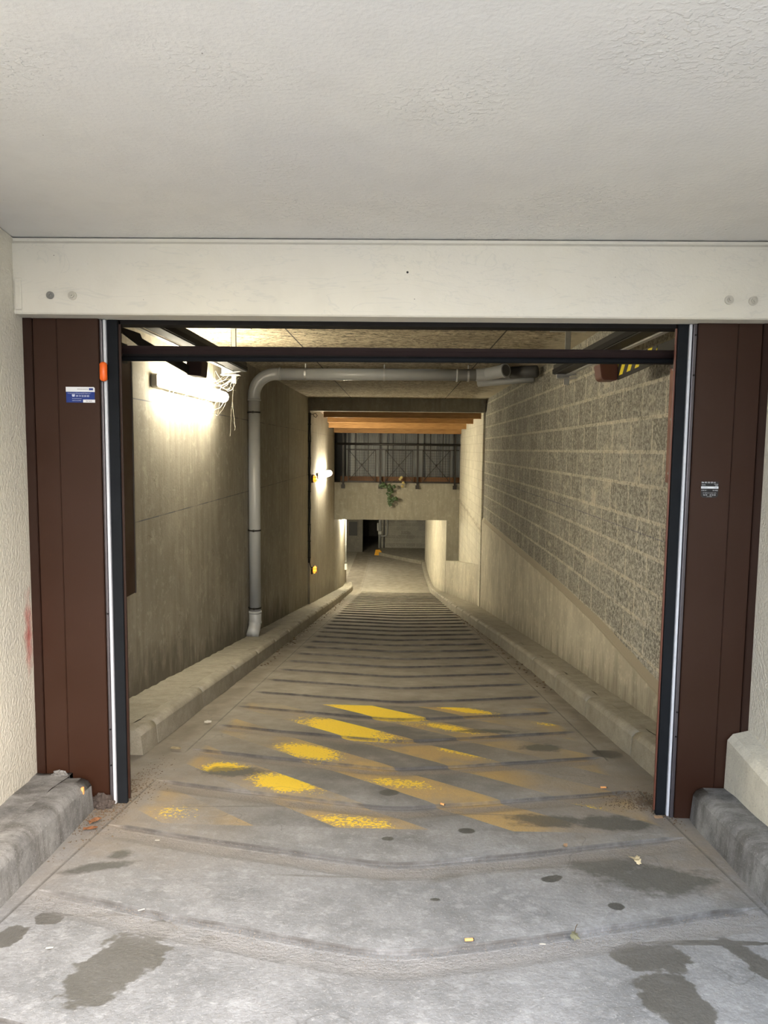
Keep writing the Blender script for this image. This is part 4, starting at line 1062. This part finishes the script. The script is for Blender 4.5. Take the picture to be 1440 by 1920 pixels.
def scatter(name, mat, label, cat, gen, n_, rng):
    bm = bmesh.new(); rnd = random.Random(rng)
    for k in range(n_):
        x, y, r, flat = gen(rnd); z = onfloor(x, y)-.012+ (r*.3)
        vs = []
        q = Matrix.Rotation(rnd.uniform(0, 6.3), 3, 'Z') @ Matrix.Rotation(rnd.uniform(-.5,.5), 3, 'X')
        pts = [(1,0,0),(-.9,.2,0),(0,.8,.1),(.1,-.8,-.1),(0,.1,1*flat),(.1,0,-1*flat)]
        V = [bm.verts.new(Vector((x, y, z)) + q @ (Vector(p)*r*rnd.uniform(.7,1.2))) for p in pts]
        for f in ((0,2,4),(2,1,4),(1,3,4),(3,0,4),(2,0,5),(1,2,5),(3,1,5),(0,3,5)): bm.faces.new([V[i] for i in f])
    o = link(name, bm, mat, kind='stuff'); o['label'] = label; o['category'] = cat
    return o
def g_joint(rnd):
    k = rnd.choice([2,3,3,3,4,4,5,5,6,7,8,9,10]); x = rnd.uniform(-1.28, 1.28)
    yb = .194+.632*k + .285*(math.sqrt(x*x+.012)-.11) - (.07*.6*max(0,(abs(x)-1.08)/.22)**2)
    return x, yb - abs(rnd.gauss(0,.035)) - .006, rnd.uniform(.0012, .003), .8
scatter('grit', M['grit'], 'fine grit lying in the chevron joints of the ramp', 'grit', g_joint, 3200, 1)
def g_edge(rnd):
    if rnd.random() < .5:
        y = rnd.uniform(6.5, 22); return kir(y)-abs(rnd.gauss(.02,.05)), y, rnd.uniform(.008,.024), .25
    y = rnd.uniform(7.5, 20); return kil(y)+abs(rnd.gauss(.02,.05)), y, rnd.uniform(.008,.024), .25
scatter('leaf_litter', M['litter'], 'brown leaf litter gathered along the foot of both tunnel kerbs', 'leaf litter', g_edge, 420, 2)
def g_post(rnd):
    if rnd.random() < .5: return 1.36-abs(rnd.gauss(0,.12)), 3.46+rnd.gauss(0,.10), rnd.uniform(.0015,.006), .5
    return -1.44+abs(rnd.gauss(0,.09)), 3.35+rnd.gauss(0,.28), rnd.uniform(.0015,.006), .5
scatter('soil_crumbs', M['litter'], 'dark soil crumbs around the feet of the gate jambs', 'soil', g_post, 2600, 4)

# ------------------------------------------------------------------ LIGHT, CAMERA
w = bpy.data.worlds.new('world'); scene.world = w; w.use_nodes = True
nt = w.node_tree; bg = nt.nodes['Background']
sky = nt.nodes.new('ShaderNodeTexSky'); sky.sky_type = 'NISHITA'; sky.sun_disc = False
sky.sun_elevation = R(40); sky.sun_rotation = R(150); sky.air_density = 1; sky.dust_density = 4
mx = nt.nodes.new('ShaderNodeMix'); mx.data_type = 'RGBA'; mx.inputs[0].default_value = .85
nt.links.new(sky.outputs[0], mx.inputs[6]); mx.inputs[7].default_value = (.90,.955,1.0,1)
nt.links.new(mx.outputs[2], bg.inputs[0]); bg.inputs[1].default_value = 3.7

cam = bpy.data.cameras.new('camera'); co = bpy.data.objects.new('camera', cam); COL.objects.link(co)
cam.sensor_fit = 'HORIZONTAL'; cam.sensor_width = 36; cam.lens = 36*1331/1440
cam.clip_start = .05; cam.clip_end = 200
P_, Yw, Ro = R(5.08), R(1.2), .0115
fw = Vector((-math.sin(Yw)*math.cos(P_), math.cos(Yw)*math.cos(P_), -math.sin(P_)))
rt = Vector((math.cos(Yw), math.sin(Yw), 0)); up = rt.cross(fw)
r2 = rt*math.cos(Ro)+up*math.sin(Ro); u2 = up*math.cos(Ro)-rt*math.sin(Ro)
mat = Matrix((r2, u2, -fw)).transposed().to_4x4(); mat.translation = Vector((0,0,CAM_H))
co.matrix_world = mat
scene.camera = co
scene.cycles.adaptive_threshold = .1; scene.cycles.max_bounces = 7; scene.cycles.diffuse_bounces = 3; scene.cycles.glossy_bounces = 2; scene.cycles.caustics_reflective = False; scene.cycles.caustics_refractive = False
vs = scene.view_settings; vs.view_transform = 'Standard'; vs.look = 'None'; vs.exposure = .45; vs.gamma = 1; vs.use_curve_mapping = False
